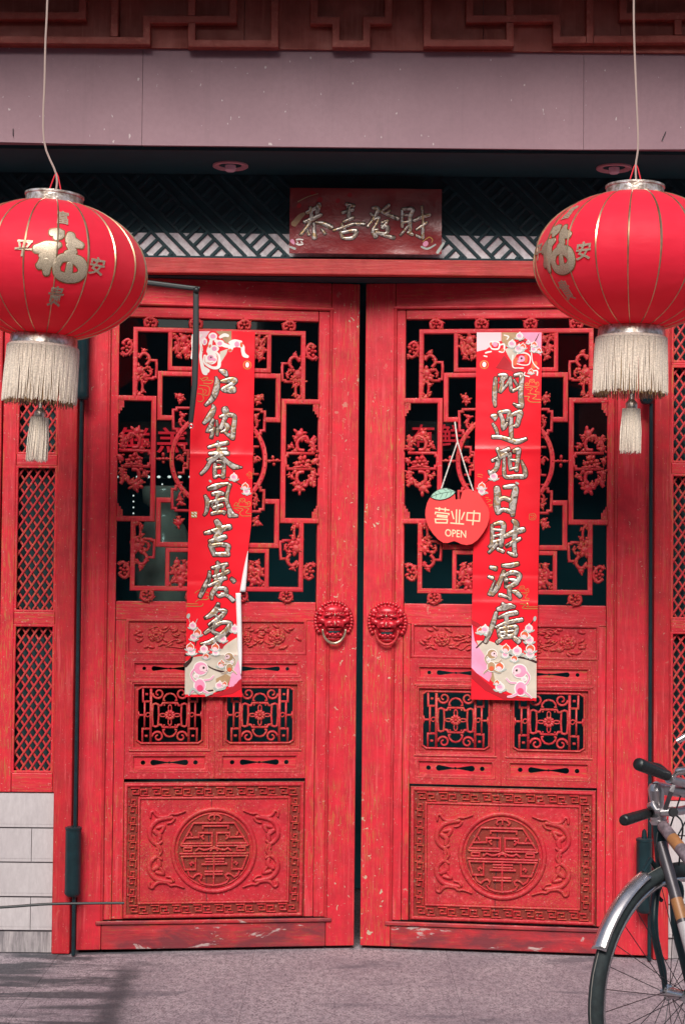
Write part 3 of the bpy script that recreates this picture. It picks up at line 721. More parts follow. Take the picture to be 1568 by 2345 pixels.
# ------------------------------------------------------------------ ground
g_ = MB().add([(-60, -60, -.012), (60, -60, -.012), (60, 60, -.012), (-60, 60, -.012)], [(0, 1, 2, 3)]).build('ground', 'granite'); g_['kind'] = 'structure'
pave = bpy.data.objects.new('pavement', None); C.objects.link(pave); pave['kind'] = 'structure'
xs = [-1.02+.71*i for i in range(-3, 7)]
for j, (ya, yb) in enumerate(((-1.32, .34), (-2.5, -1.323))):
    for i in range(len(xs)-1):
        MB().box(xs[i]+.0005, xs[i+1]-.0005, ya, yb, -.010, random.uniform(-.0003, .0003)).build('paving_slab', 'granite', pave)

# ------------------------------------------------------------------ interior (dark room)
YF = -.39
ZS = onY(784, 341, YF).z                     # soffit height
room = thing('shop_interior', 'dark empty shop room seen through the door glass', 'room')
MB().box(-2.6, 2.9, 1.3, 1.4, 0, 3.4).build('back_wall', 'room', room)
MB().box(-2.7, -2.6, .12, 1.3, 0, 3.4).build('side_wall', 'room', room)
MB().box(2.9, 3.0, .12, 1.3, 0, 3.4).build('side_wall', 'room', room)
MB().box(-2.7, 3.0, .12, 1.4, 3.4, 3.5).build('room_ceiling', 'room', room)

def P3(px, py, Y): v = onY(px, py, Y); return v.x, v.z
# ------------------------------------------------------------------ wall around the doors
wl_ = thing('door_surround', 'red painted lintel and posts framing the double doors', 'door frame')
def wbox(px0, py0, px1, py1, Y0, Y1, name, mat, par, bevel=.003):
    x0 = onY(px0, (py0+py1)/2, Y0).x; x1 = onY(px1, (py0+py1)/2, Y0).x; z1 = onY((px0+px1)/2, py0, Y0).z; z0 = onY((px0+px1)/2, py1, Y0).z
    return MB().box(x0, x1, Y0, Y1, max(z0, .002), z1).build(name, mat, par, bevel=bevel)
XL0, XL1 = onY(127, 1600, -.02).x, onY(168, 1600, -.02).x
XR0, XR1 = onY(1496, 1600, -.02).x, onY(1531, 1600, -.02).x
ZL0, ZL1 = onY(784, 629, -.05).z, onY(784, 593, -.05).z
MB().box(-2.4, 2.6, -.05, .10, ZL0, ZL1).build('lintel', 'lin', wl_, bevel=.004)
MB().box(XL0-.0, XR1+.0, -.012, .10, onY(784, 643, -.012).z+.012, ZL0-.001).build('lintel_rebate', 'teal', wl_)
MB().box(XL0, XL1, -.02, .10, .003, ZL0-.003).build('post', 'post', wl_, bevel=.004)
MB().box(XR0, XR1, -.02, .10, .003, ZL0-.003).build('post', 'post', wl_, bevel=.004)
MB().box(XL1+.001, XHL+.001, .02, .10, .003, ZL0-.06).build('door_stop', 'teal', wl_)
MB().box(XHR-.001, XR0-.001, .02, .10, .003, ZL0-.06).build('door_stop', 'teal', wl_)

# side screens with diagonal lattice over pale stone
def slat_panel(x0, x1, z0, z1, par, sx, w, tanv, off=0):
    """two layers of diagonal slats clipped to the opening; each slat one object"""
    for layer, sg in ((0, 1), (1, -1)):
        H = z1-z0; step = sx
        a = -H/tanv-step; k = 0
        while a < (x1-x0)+H/tanv+step:
            # line through (x0+a, z0) rising with slope sg*tanv
            def xat(z): return x0+a+sg*(z-z0)/tanv
            def zat(x): return z0+sg*(x-x0-a)*tanv
            pts = []
            lo, hi = z0, z1
            zs = sorted((zat(x0), zat(x1))); lo = max(lo, zs[0]); hi = min(hi, zs[1])
            if hi-lo > .008:
                ya = .0 if layer == 0 else .006
                MB().ribbon([(xat(lo), lo), (xat(hi), hi)], w, bar(.005, .0, .2), d=-.03-ya).build('lattice_slat', 'pn', par)
            a += step
def screen(side):
    par = thing('lattice_screen', 'tall red diagonal lattice screen %s the doors' % ('left of' if side == 'L' else 'right of'), 'screen', group='lattice screens beside the doors')
    if side == 'L':
        xa, xb = -2.35, XL0-.001; ox0 = onY(31, 1400).x; ox1 = onY(126, 1400).x
    else:
        xa, xb = XR1+.001, 2.55; ox0 = onY(1536, 1400).x; ox1 = ox0+(126-31)*DIST/F
    levels = [(610, 880), (905, 1040), (1066, 1402), (1430, 1771)] if side == 'L' else [(610, 830), (832+4, 1060), (1085, 1419), (1447, 1760+28)]
    zt = ZL0-.003; zb = onY(60 if side == 'L' else 1550, 1815 if side == 'L' else 1834).z
    st = [(xa, ox0), (ox1, xb)]
    if side == 'L':
        # another bay beyond the one in view
        pass
    MB().box(ox1 if side == 'L' else xa, xb if side == 'L' else ox0, .008, .08, zb, zt).build('screen_stile', 'post', par, bevel=.003)
    w2 = .05
    MB().box(ox0-w2 if side == 'L' else ox1, ox0 if side == 'L' else ox1+w2, .008, .08, zb, zt).build('screen_stile', 'pv2', par, bevel=.003)
    if side == 'L': MB().box(xa, ox0-w2-.004, -.005, .08, zb, zt).build('screen_post', 'post', par, bevel=.003)
    else: MB().box(ox1+w2+.004, xb, -.005, .08, zb, zt).build('screen_post', 'post', par, bevel=.003)
    xm = 60 if side == 'L' else 1560
    L2 = [(onY(xm, a, 0).z, onY(xm, b, 0).z) for a, b in levels]
    prev = zt
    for i, (t_, b_) in enumerate(L2):
        MB().box(ox0+.001, ox1-.001, .010, .08, t_, prev).build('screen_rail', 'ph', par, bevel=.003)
        slat_panel(ox0, ox1, b_, t_, par, .0325, .0078, 1.50)
        mb = MB(); frame_ribbon(mb, (ox0, ox1, b_, t_), .010, bar(.004, .0, .3), d=-.014, inset=.004); mb.build('slat_moulding', 'pv2', par)
        prev = b_
    MB().box(ox0+.001, ox1-.001, .010, .08, zb, prev).build('screen_rail', 'ph', par, bevel=.003)
    zs0 = zb-.0; 
    MB().box(xa, xb, -.008, .08, zb-.001, zb+.062).build('screen_sill', 'ph', par, bevel=.004) if False else None
    MB().box(ox0, ox1, .06, .07, zb+.05, zt-.01).build('dark_backing', 'teal', par)
screen('L'); screen('R')
def stonewall(side):
    par = thing('stone_wall', 'low wall of pale stone blocks under the %s lattice screen' % ('left' if side == 'L' else 'right'), 'wall', group='pale stone walls under the screens')
    xe = XL0-.003 if side == 'L' else XR1+.003
    xm = 60 if side == 'L' else 1550; dy = 0 if side == 'L' else 18
    ys = [(1817, 1895.5), (1897.5, 1974.5), (1976.5, 2053.5), (2056, 2131), (2134, 2200)]
    j1 = (onY(72, 1935).x if side == 'L' else XR1+.10)
    for i, (a, b) in enumerate(ys):
        z1, z0 = onY(xm, a+dy, 0).z, onY(xm, b+dy, 0).z
        if i == 4: z0 = .001
        if side == 'L': cuts = [xe, (j1 if i % 2 else xe-.40)] + [(j1 if i % 2 else xe-.40)-.40*k for k in range(1, 4)]
        else: cuts = [xe, (j1 if i % 2 else xe+.40)] + [(j1 if i % 2 else xe+.40)+.40*k for k in range(1, 4)]
        for p, q_ in zip(cuts[:-1], cuts[1:]):
            x0, x1 = sorted((p, q_)); dd = random.uniform(-.001, .001)
            b_ = MB().box(x0+.0012, x1-.0012, .006+dd, .09, z0+.0018, z1-.0018)
            if i < 4:                        # tooled margin line near the lower edge
                b_ = MB().box(x0+.0012, x1-.0012, .006+dd, .09, z0+.0012, z0+.011).box(x0+.0012, x1-.0012, .0072+dd, .09, z0+.011, z0+.0125).box(x0+.0012, x1-.0012, .006+dd, .09, z0+.0125, z1-.0012)
            b_.build('stone_block', 'stone2' if i == 4 else 'stone', par)
    x0, x1 = (xe-2.0, xe) if side == 'L' else (xe, xe+2.0)
    MB().box(x0, x1, .014, .11, .0, onY(xm, 1817+dy, 0).z).build('mortar_bed', 'mortar', par)
stonewall('L'); stonewall('R')

# ------------------------------------------------------------------ dark frieze lattice over the lintel
fz = thing('frieze_lattice', 'dark diagonal lattice frieze above the red lintel with pale paper behind', 'frieze')
zf0 = ZL1+.002; zfm = onY(784, 537, .0).z; zf1 = ZS
MB().box(-2.4, 2.6, .0025, .04, zf0, zfm).build('paper_backing', 'pane', fz)
MB().box(-2.4, 2.6, .0028, .05, zfm+.001, zf1).build('shade_board', 'teal', fz)  # dark sheet standing in for the beam's shadow on the upper paper
MB().box(-2.4, 2.6, -.01, .05, zf0-.001, zf0+.012).build('frieze_rail', 'teal', fz)
pp = DIST/F; U = 16.8*pp
lo = zf0+.012
# basket weave at 45 degrees: squares of three parallel bars, turned by turns
rt = sqrt(.5)
for xa, xb, ph in ((-1.35, onY(664, 560).x-.004, 0), (onY(1008, 560).x+.004, 2.2, 1)):
    cell = 46*pp; OZ = 24*pp
    for i in range(-40, 90):
        for j in range(-40, 60):
            a, b = i*cell, j*cell
            cx = xa+(a-b)*rt; cz = lo+OZ+(a+b)*rt
            if not (xa-.1 < cx < xb+.1 and lo-.08 < cz < zf1+.03): continue
            vert = i % 2
            for k in (-1, 0, 1):
                if k == 1 and not vert: continue
                o = k*cell/2
                hl = cell/2
                if vert: e0, e1 = (a+o, b-hl), (a+o, b+hl)
                else: e0, e1 = (a-hl, b+o), (a+hl, b+o)
                p = [(xa+(u-v)*rt, lo+OZ+(u+v)*rt) for u, v in (e0, e1)]
                # clip to the frieze opening
                def cl(p, q, ax_, lim, lower):
                    if (p[ax_] < lim) == lower and (q[ax_] < lim) == lower: return None
                    if (p[ax_] < lim) == lower: p, q = q, p
                    if (q[ax_] < lim) == lower:
                        t_ = (lim-p[ax_])/(q[ax_]-p[ax_]); q = tuple(p[m]+(q[m]-p[m])*t_ for m in (0, 1))
                    return p, q
                r_ = (p[0], p[1])
                for ax_, lim, lower in ((1, lo, True), (1, zf1-.004, False), (0, xa, True), (0, xb, False)):
                    if r_ is None: break
                    if not lower:
                        r2 = cl((-r_[0][0], -r_[0][1]), (-r_[1][0], -r_[1][1]), ax_, -lim, True)
                        r_ = None if r2 is None else ((-r2[0][0], -r2[0][1]), (-r2[1][0], -r2[1][1]))
                    else: r_ = cl(r_[0], r_[1], ax_, lim, True)
                if r_ is None: continue
                if (Vector(r_[0])-Vector(r_[1])).length < .006: continue
                MB().ribbon(list(r_), 7.6*pp, bar(.002, .005, .2), d=.002-(.0012 if vert else 0)).build('lattice_bar', 'lat', fz)

# soffit
sf = MB().box(-2.6, 2.8, YF+.03, .06, ZS, ZS+.05).build('soffit', 'soffit'); sf['kind'] = 'structure'
for i, (px, py, lb) in enumerate(((528, 378, 'small round recessed downlight in the dark soffit, nearer the left lantern'), (1405, 383, 'small round recessed downlight in the dark soffit, just behind the right lantern cap'))):
    r_ = ray(px, py); t_ = (ZS-CAM.z)/r_.z; p = CAM+r_*t_
    d_ = thing('downlight', lb, 'ceiling light', (p.x, p.y, ZS), 0, 'downlights in the soffit')
    w = 41*(p.y+DIST)/F
    MB().lathe([(w, -.0005), (w*1.0, -.006), (w*.92, -.009), (w*.66, -.004), (w*.62, .0)], 36).build('trim_ring', 'ring', d_, True)
    MB().lathe([(w*.64, -.001), (0.0005, -.001)], 24).build('recess', 'soffit', d_)
    MB().lathe([(w*.30, -.002), (w*.30, -.020), (w*.22, -.024), (.0005, -.024)], 24).build('lamp_lens', 'lamp', d_, True)

# mauve beam
bmth = thing('fascia_beam', 'long mauve sheet metal beam across the top of the doorway', 'beam')
segs = [(-330, 324.5, 318, 332.5, 105, 112), (325.5, 1334.5, 332.5, 342.5, 112, 113), (1335.5, 1950, 342.5, 340.5, 113, 112)]
for (a, b, ya, yb, ta, tb) in segs:
    pa, pb = onY(a, ya, YF), onY(b, yb, YF); qa, qb = onY(a, ta-30, YF), onY(b, tb-30, YF)
    mb = MB(); n = 14; vs = []
    for i in range(n+1):
        t_ = i/n
        xx = pa.x+(pb.x-pa.x)*t_
        for (z, y) in ((pa.z+(pb.z-pa.z)*t_+.003, YF+.004), (pa.z+(pb.z-pa.z)*t_, YF), (qa.z+(qb.z-qa.z)*t_, YF), (qa.z+(qb.z-qa.z)*t_, YF+.05)): vs.append((xx, y, z))
        k_ = len(vs)
    mb.add([(v[0], v[1], v[2]) for v in vs], [(i*4+c, (i+1)*4+c, (i+1)*4+c+1, i*4+c+1) for i in range(n) for c in range(3)])
    # closed back so that the sheet has thickness
    mb.box(pa.x, pb.x, YF+.006, YF+.03, min(pa.z, pb.z)+.004, max(qa.z, qb.z)-.002)
    mb.build('metal_panel', 'mauve', bmth)
MB().box(-2.6, 2.8, YF+.032, YF+.05, ZS-.002, onY(784, 90, YF).z).build('beam_core', 'teal', bmth)
for (a, b) in (((31, 295), (31, 312)), ((1523, 302), (1514, 322))):
    p, q_ = onY(*a, YF-.002), onY(*b, YF-.002)
    MB().tube([(p.x, YF-.004, p.z), (q_.x, YF-.004, q_.z)], .0016, 6).build('small_nail', 'iron', bmth)

# carved key-fret above the beam
ft = thing('eave_fretwork', 'brown red carved key fret board under the eave', 'carving')
YB = YF-.012; YC = YB-.035
zb0 = onY(784, 114, YB).z
xj = [onY(q_, 50, YB).x for q_ in (-300, 275, 560, 1106, 1420, 1900)]
for a, b in zip(xj[:-1], xj[1:]): MB().box(a+.001, b-.001, YB, YB+.012, zb0, 3.62).build('back_board', 'brownb', ft)
MB().box(-2.8, 3.0, YB+.0125, YB+.04, zb0+.02, 3.60).build('board_backing', 'teal', ft)
def fbar(P, w=17):
    pts = [(lambda v: (v.x, v.z))(onY(x, y, YC)) for x, y in P]
    MB().ribbon(pts, w*1.0*(DIST+YC)/F, bar(.004, .034, .12), d=-YC-.004).build('fret_bar', 'brown', ft)
fbar([(-300, 88), (336, 93), (336, 44), (534, 44), (534, -140)])
fbar([(-300, 34), (189, 36), (189, -140)])
fbar([(262, 83), (262, -140)])
fbar([(439, -140), (439, 35)]); fbar([(439, 53), (439, 99), (629, 100), (629, -140)])
fbar([(719, -140), (719, 46), (769, 46), (769, 100), (839, 100), (839, 46), (889, 46), (889, -140)])
fbar([(978, -140), (978, 98), (1167, 98), (1167, 52)]); fbar([(1167, 34), (1167, -140)])
fbar([(1075, -140), (1075, 43), (1274, 41), (1274, 91), (1341, 90)]); fbar([(1359, 90), (1900, 86)])
fbar([(1350, -140), (1350, 98)], 17); fbar([(1426, -140), (1426, 37), (1900, 33)]); fbar([(1552, 45), (1552, 79)])
fbar([(1274, -140), (1274, -20), (1167, -20)])
# eave
ev = thing('roof_eave', 'dark overhanging eave above the carved fret', 'roof')
MB().box(-2.8, 3.0, YB-.66, .3, 3.62, 3.70).build('eave_board', 'teal', ev)
for i in range(20):
    MB().box(-2.6+.29*i, -2.6+.29*i+.07, YB-.64, YB-.06, 3.555, 3.619).build('rafter', 'brownb', ev, bevel=.004)

# ------------------------------------------------------------------ doors
DL = make_leaf(LL, GL, 'left carved red door leaf, brass-rubbed ring on its lion knocker')
DR = make_leaf(LR, GR, 'right carved red door leaf, red ring on its lion knocker')

# door closers: rods with cylinders
def rod(pieces, label, Y=-.045):
    par = thing('door_closer', label, 'door closer', group='black door closers beside the doors')
    for kind, px, y0, y1, r_ in pieces:
        z1 = onY(px, y0, Y).z; z0 = max(.004, onY(px, y1, Y).z); x1 = onY(px, y0, Y).x; x0 = onY(px, y1, Y).x
        x0 = x1 = onY(px, (y0+y1)/2, Y).x; r_ *= (DIST+Y)/F
        if kind == 'rod': MB().lathe([(0.0002, z0), (r_, z0), (r_, z1), (.0002, z1)], 14, (x0, Y, 0)).build('rod', 'blk', par, True)
        elif kind == 'knob': MB().lathe([(r_*1.05, z0), (r_, z0+.3*(z1-z0)), (r_*.8, z0+.8*(z1-z0)), (.0002, z1)], 16, (x0, Y, 0)).build('knob', 'blk', par, True)
        else: MB().lathe([(0.0002, z0), (r_*.75, z0), (r_*.95, z0+.006), (r_*1.05, z0+.012), (r_, z0+.03), (r_, z1-.012), (r_*1.06, z1-.010), (r_*1.06, z1-.003), (r_*.9, z1), (.0002, z1)], 24, (x0, Y, 0)).build('cylinder', 'blk', par, True)
rod([('rod', 180, 640, 2188, 4.5), ('cylinder', 191, 720, 915, 15), ('cylinder', 168, 1893, 2052, 18)], 'black rod with cylinders standing in the hinge gap, left of the doors')
rod([('rod', 1488, 640, 2200, 4.5), ('cylinder', 1480, 720, 925, 15), ('cylinder', 1474, 1919, 2090, 18), ('knob', 1474, 1898, 1919, 6)], 'black rod with cylinders standing in the hinge gap, behind the bicycle')

# black bent arm in front of the left door
ar = thing('bent_arm', 'black bent metal arm hanging in front of the left door banner', 'metal arm')
def pY(px, py, Y): v = onY(px, py, Y); return (v.x, v.y, v.z)
mb = MB()
def flatbar(mb, P, w, th, Y):
    pts = [(lambda v: (v.x, v.z))(onY(x, y, Y)) for x, y in P]; mb.ribbon(pts, [a*(DIST+Y)/F for a in w], bar(th, th, .3), d=-Y)
flatbar(mb, [(225, 632), (345, 648), (457, 662)], [12, 12, 11], .005, -.10); mb.build('upper_bar', 'iron', ar)
mb = MB(); flatbar(mb, [(449, 660), (449, 760), (446, 880), (437, 968)], [13, 14, 14, 11], .004, -.112); mb.build('hanging_bar', 'iron', ar)
mb = MB(); c_ = onY(450, 664, -.118); mb.ell((c_.x, c_.y, c_.z), (.012, .010, .012)); mb.build('pivot', 'iron', ar, 'all')
mb = MB(); c_ = onY(438, 976, -.112); mb.ribbon([(c_.x+cos(2*pi*i/14)*.007, c_.z+sin(2*pi*i/14)*.007) for i in range(14)], .004, rnd(.002), closed=True, d=.112); mb.build('end_eye', 'chrome', ar, 'all')
mb = MB(); v = onY(245, 634, -.10); mb.box(v.x-.02, v.x+.02, -.10, -.051, ZL0+.002, ZL0+.03) ; mb.build('bracket', 'iron', ar)

# ------------------------------------------------------------------ banners
A_ = (450, 820, .17905); B_ = (450, 1190, .18762); C_ = (1170, 820, .17905); D_ = (1170, 1200, .18762); E_ = (720, 460, .24872)
K5 = (250, 1100, .41454); K3 = (900, 1200, .44643)
def cmap(L, crop, d): return lambda x, y: L.pt((crop[0]+x*crop[2])/1.0918, (crop[1]+y*crop[2])/1.0918, d)
CH_L = [('A', "565 595 30;620 620 70;650 662 36/580 745 25;650 735 56;740 722 62;768 745 58;705 800 46;612 855 56;690 862 84;745 862 84/505 695 20;520 760 56;500 880 74;450 990 60;362 1075 26"),
 ('A', "460 1085 20;470 1130 56;420 1230 74;340 1325 36/460 1285 30;440 1350 46;388 1440 32;470 1415 18/470 1400 30;440 1525 38/515 1300 18;525 1400 28;520 1490 28/560 1240 22;650 1215 44;740 1220 46;765 1262 46;748 1400 54;735 1535 54/630 1140 84;640 1185 76;628 1260 50;572 1400 42/600 1330 36;660 1372 60;640 1430 40;580 1452 16/630 1462 18;700 1510 44;740 1536 46"),
 ('A', "405 1665 28;530 1630 40;660 1605 46/530 1700 22;640 1690 34/420 1755 36;540 1745 52;665 1750 50/530 1592 22;545 1650 44;530 1760 60;490 1820 52;430 1862 44;370 1960 40;300 2035 32/390 1840 22;450 1820 34/580 1800 54;660 1870 44;740 1930 62;800 1942 44;860 1945 6/490 1905 32;485 1980 40;490 2080 40/520 1865 22;600 1880 44;612 1960 40;602 2080 44/500 1950 24;580 1942 24/490 2080 26;545 2062 20;600 2080 26"),
 ('B', "390 165 46;480 140 64;560 115 40;640 100 22/665 125 36;640 200 30;622 320 36;650 420 40;700 515 54;758 530 26/700 505 50;662 530 34;648 470 16/338 268 22;365 330 48;365 400 40;350 480 30;325 518 16/440 240 34;520 230 54;570 235 34/500 262 34;490 340 34;500 480 34/400 350 26;480 332 34;590 310 38;620 320 26/420 352 16;432 400 24/450 424 34;560 392 42/430 500 34;500 485 38;590 478 26;588 500 22"),
 ('B', "490 605 54;520 660 74;530 740 70;480 820 60/340 760 32;450 735 52;560 702 62;660 680 62/400 870 34;490 850 60;600 812 52/410 925 50;432 980 50;460 1045 50/430 930 40;540 912 42;640 935 52;632 1000 42;640 1040 40/460 1045 42;640 1042 52"),
 ('B', "500 1155 26;520 1190 44;490 1260 42;490 1380 42/430 1225 24;530 1200 42;620 1180 42/450 1340 24;560 1310 40;640 1272 42/470 1385 32;610 1362 32/582 1220 32;572 1360 36/395 1280 24;385 1370 44;330 1480 48;270 1605 36/390 1460 24;480 1420 36;590 1372 22/540 1392 50;500 1470 58;430 1570 42;425 1635 20/510 1500 32;600 1500 38;610 1560 42;530 1600 32;490 1580 16/560 1572 32;640 1600 32;708 1656 44/690 1372 32;718 1400 44"),
 ('B', "510 1710 34;480 1790 68;400 1860 50;340 1890 26/520 1790 26;600 1802 44;540 1880 50;460 1940 50;390 1980 20/480 1862 26;540 1922 34/340 2090 34;450 2012 44;560 1952 34;668 1970 52;620 2060 60;520 2150 68;400 2215 50;284 2235 14/460 1985 42;440 2072 34;520 2112 42")]
CH_R = [('C', "380 705 36;370 850 52;365 1000 48;375 1085 30/430 658 26;500 660 50;522 682 42;452 762 32/470 702 40;470 790 34;440 888 26/450 888 32;530 800 24;590 692 20/590 695 26;590 800 34;612 878 34;720 822 24/640 730 20;680 800 20/650 662 34;740 652 52;740 760 52;730 900 52;740 1050 60;735 1095 60/638 1062 20;690 1090 42;740 1092 50"),
 ('C', "335 1230 40;370 1240 70;370 1285 16/345 1342 24;385 1410 34;410 1490 24/345 1520 42;450 1525 42;570 1560 52;680 1588 60;800 1550 32/430 1178 34;520 1165 42;570 1172 42;560 1230 32;540 1288 24/440 1192 34;480 1290 42;490 1395 50;540 1330 24/610 1212 34;720 1182 64;702 1270 56;680 1355 50;640 1368 24/600 1232 34;595 1380 46;600 1535 42"),
 ('C', "410 1692 42;440 1740 42;560 1692 50/340 1850 34;430 1810 42;530 1762 50/450 1730 42;420 1840 50;390 1960 50;312 2028 42;287 1998 16/500 1800 24;500 1900 34;500 2020 38;530 2080 42;680 2072 50;780 2070 52;790 1990 50;742 1860 14/580 1762 40;576 1860 42;590 1970 34/640 1722 50;700 1702 50;690 1820 42;672 1985 42/590 1842 22;680 1850 22/590 1968 22;680 1952 22"),
 ('D', "380 115 70;390 220 80;380 330 78;400 425 70/480 95 34;590 85 52;630 112 60;610 220 78;590 340 78;590 465 44/400 270 40;470 242 42;560 270 50/400 422 50;470 396 40;560 420 50"),
 ('D', "315 608 24;320 720 38;315 850 38;282 888 26/345 590 26;420 570 42;470 602 52;450 740 52;436 875 42/330 662 24;440 670 24/330 752 24;430 732 24/320 832 30;420 802 24/380 852 32;330 910 30;278 962 26/395 922 34;460 950 38/600 545 42;640 592 60;620 720 52;610 850 42;620 995 42/488 750 42;600 700 60;728 662 58/512 878 34;600 830 42;685 782 32/530 966 16;590 994 42;630 1000 42"),
 ('D', "300 1165 34;360 1180 50/275 1290 24;320 1305 38/350 1348 8;310 1440 18;285 1518 42/460 1142 34;560 1140 50;655 1117 42/470 1218 34;430 1330 42;380 1440 52;322 1525 34/480 1272 32;590 1232 50;680 1270 50;660 1340 42/500 1320 34;502 1420 32/510 1332 22;600 1332 32;640 1370 50;530 1430 42/550 1422 42;545 1500 38;555 1585 32/420 1532 34;470 1540 32;555 1580 24/592 1482 24;640 1500 50;688 1548 42"),
 ('D', "400 1722 42;480 1700 68;560 1682 58;608 1690 32/460 1652 32;500 1690 50/370 1772 34;340 1880 48;290 2020 50;232 2155 38/410 1832 24;520 1792 50;640 1770 50/372 1960 24;480 1912 32;600 1882 42;710 1862 42/500 1800 50;510 1900 42;500 2050 50/400 2002 34;420 2080 42/420 1982 22;540 1962 32;640 1962 42;602 2070 50;450 2090 40/430 2032 22;600 2012 22/390 2160 42;450 2112 32/620 2110 50;668 2150 58")]
CROPS = dict(A=A_, B=B_, C=C_, D=D_)
names = dict(L='户纳春风吉庆多', R='门迎旭日财源广')

def banner(L, outline, label, chars, folds, decor, fold_strip=None):
    par = thing('door_banner', label, 'banner', (L.x0, 0, 0), L.a, 'red couplet banners on the doors')
    D0 = .020
    V = [L.pt(x, y, D0) for x, y in outline['left']]; Vr = [L.pt(x, y, D0) for x, y in outline['right']]
    zt = (V[0][1]+Vr[0][1])/2; zb = (V[-1][1]+Vr[-1][1])/2
    fz_ = [L.pt(500, y, D0)[1] if L.side == 'L' else L.pt(1160, y, D0)[1] for y in folds]
    def dep(x, z):
        e = D0+.0035*noise.noise(Vector((x*5, 0 if L.side == 'L' else 9, z*3.2)))+.0012*noise.noise(Vector((x*22, 3, z*16)))
        for i, f in enumerate(fz_):
            s_ = abs(z-f)
            e += (.0045 if i % 2 == 0 else -.003)*math.exp(-s_/.012)
        return e
    def edge(E, z):
        for a, b in zip(E[:-1], E[1:]):
            if b[1] <= z <= a[1]: t_ = (a[1]-z)/(a[1]-b[1]+1e-9); return a[0]+(b[0]-a[0])*t_
        return E[0][0] if z > E[0][1] else E[-1][0]
    nz, nx = 220, 16; vs = []; fs = []
    for j in range(nz+1):
        z = zt+(zb-zt)*j/nz; xa, xb = edge(V, z), edge(Vr, z)
        for i in range(nx+1):
            x = xa+(xb-xa)*i/nx; vs.append((x, -dep(x, z), z))
    fs = [(j*(nx+1)+i, j*(nx+1)+i+1, (j+1)*(nx+1)+i+1, (j+1)*(nx+1)+i) for j in range(nz) for i in range(nx)]
    n_ = len(vs); vs2 = [(a, b+.0006, c) for a, b, c in vs]
    mb = MB().add(vs, fs).add(vs2, [f[::-1] for f in fs]); mb.build('paper_sheet', 'ban', par, 'all')
    wrp = lambda x, y, z: (x, y-dep(x, z), z)     # decoration is modelled with protrusion from 0 and laid on the paper
    for (crop, spec) in chars:
        fm = cmap(L, CROPS[crop], D0); k = CROPS[crop][2]/1.0918*DIST/F
        mb = MB(); brush(mb, spec, fm, k, 0, grow=32, flat=True, d=.0010); mb.warp(wrp); ol = mb
        mb2 = MB(); brush(mb2, spec, fm, k, .0019, d=.0013, grow=9); mb2.warp(wrp)
        ch = mb2.build('character', 'ink', par, 'all'); ol.build('character_outline', 'line', ch, False)
    def draw(crop, name, mat, items, par_=None, layer=1, lab=None):
        if name in ('print_ground', 'branch', 'twig') and (len(items) > 1 or (items[0][0] == 's' and '/' in items[0][1])):
            for it in items:
                for one in ([('s', q_) for q_ in it[1].split('/')] if it[0] == 's' else [it]): draw(crop, name, mat, [one], par_, layer)
            return
        """items: ('o',x,y,rx,ry,rot) discs, ('p',[pts]) polygons, ('s',spec) lines"""
        mb = MB(); fm = cmap(L, crop, D0); k = crop[2]/1.0918*DIST/F; d = .0003*layer
        for ii, it in enumerate(items):
            dd = d+ii*.00002
            if it[0] == 'o':
                _, x, y, rx, ry, ro = it; n = 20
                P = [fm(x+rx*cos(g)*cos(ro)-ry*sin(g)*sin(ro), y+rx*cos(g)*sin(ro)+ry*sin(g)*cos(ro)) for g in [2*pi*i/n for i in range(n)]]
                c = fm(x, y); mb.add([(c[0], -dd, c[1])]+[(a, -dd, b) for a, b in P], [(0, 1+i, 1+(i+1) % n) for i in range(n)])
            elif it[0] == 'p':
                P = [fm(x, y) for x, y in it[1]]; cu = len(P)
                from mathutils.geometry import tessellate_polygon
                tr_ = tessellate_polygon([[Vector((a, b, 0)) for a, b in P]]); stack = [tuple(P[i] for i in t) for t in tr_]; T3 = []
                while stack:                 # small enough to follow the waves of the paper
                    t3 = stack.pop(); L3 = [(Vector(t3[i])-Vector(t3[(i+1) % 3])).length for i in range(3)]; m_ = L3.index(max(L3))
                    if L3[m_] < .007: T3.append(t3); continue
                    a_, b_, c_ = t3[m_], t3[(m_+1) % 3], t3[(m_+2) % 3]; h_ = ((a_[0]+b_[0])/2, (a_[1]+b_[1])/2)
                    stack += [(a_, h_, c_), (h_, b_, c_)]
                mb.add([(p_[0], -dd-.0002, p_[1]) for t3 in T3 for p_ in t3], [(3*i, 3*i+1, 3*i+2) for i in range(len(T3))])
            else: brush(mb, it[1], fm, k, 0, flat=True, d=dd)
        mb.warp(wrp); return mb.build(name, mat, par_ or par)
    decor(draw, par)
    if fold_strip: fold_strip(par, L, dep)
    return par

def peach(draw, crop, x, y, r, red=False):
    a = draw(crop, 'peach', 'wprint', [('o', x, y, r*1.1, r*1.05, 0), ('p', [(x-r*.5, y-r*.8), (x+r*.1, y-r*1.45), (x+r*.6, y-r*.7)])], None, 6)
    draw(crop, 'peach_blush', 'orange' if red else 'pinkl', [('o', x, y, r*.88, r*.80, 0), ('p', [(x-r*.35, y-r*.6), (x+r*.1, y-r*1.22), (x+r*.4, y-r*.6)])], a, 7)
    draw(crop, 'peach_blush', 'pinkl' if red else 'pink', [('o', x-r*.12, y+(r*.36 if red else -r*.12), r*.62, r*.42, .3)], a, 8)
    draw(crop, 'peach_leaf', 'leafp', [('o', x-r*1.05, y+r*.75, r*.62, r*.24, .5), ('o', x+r*1.05, y+r*.75, r*.62, r*.24, -.5), ('o', x+r*.1, y+r*1.15, r*.45, r*.22, .1)], a, 9)
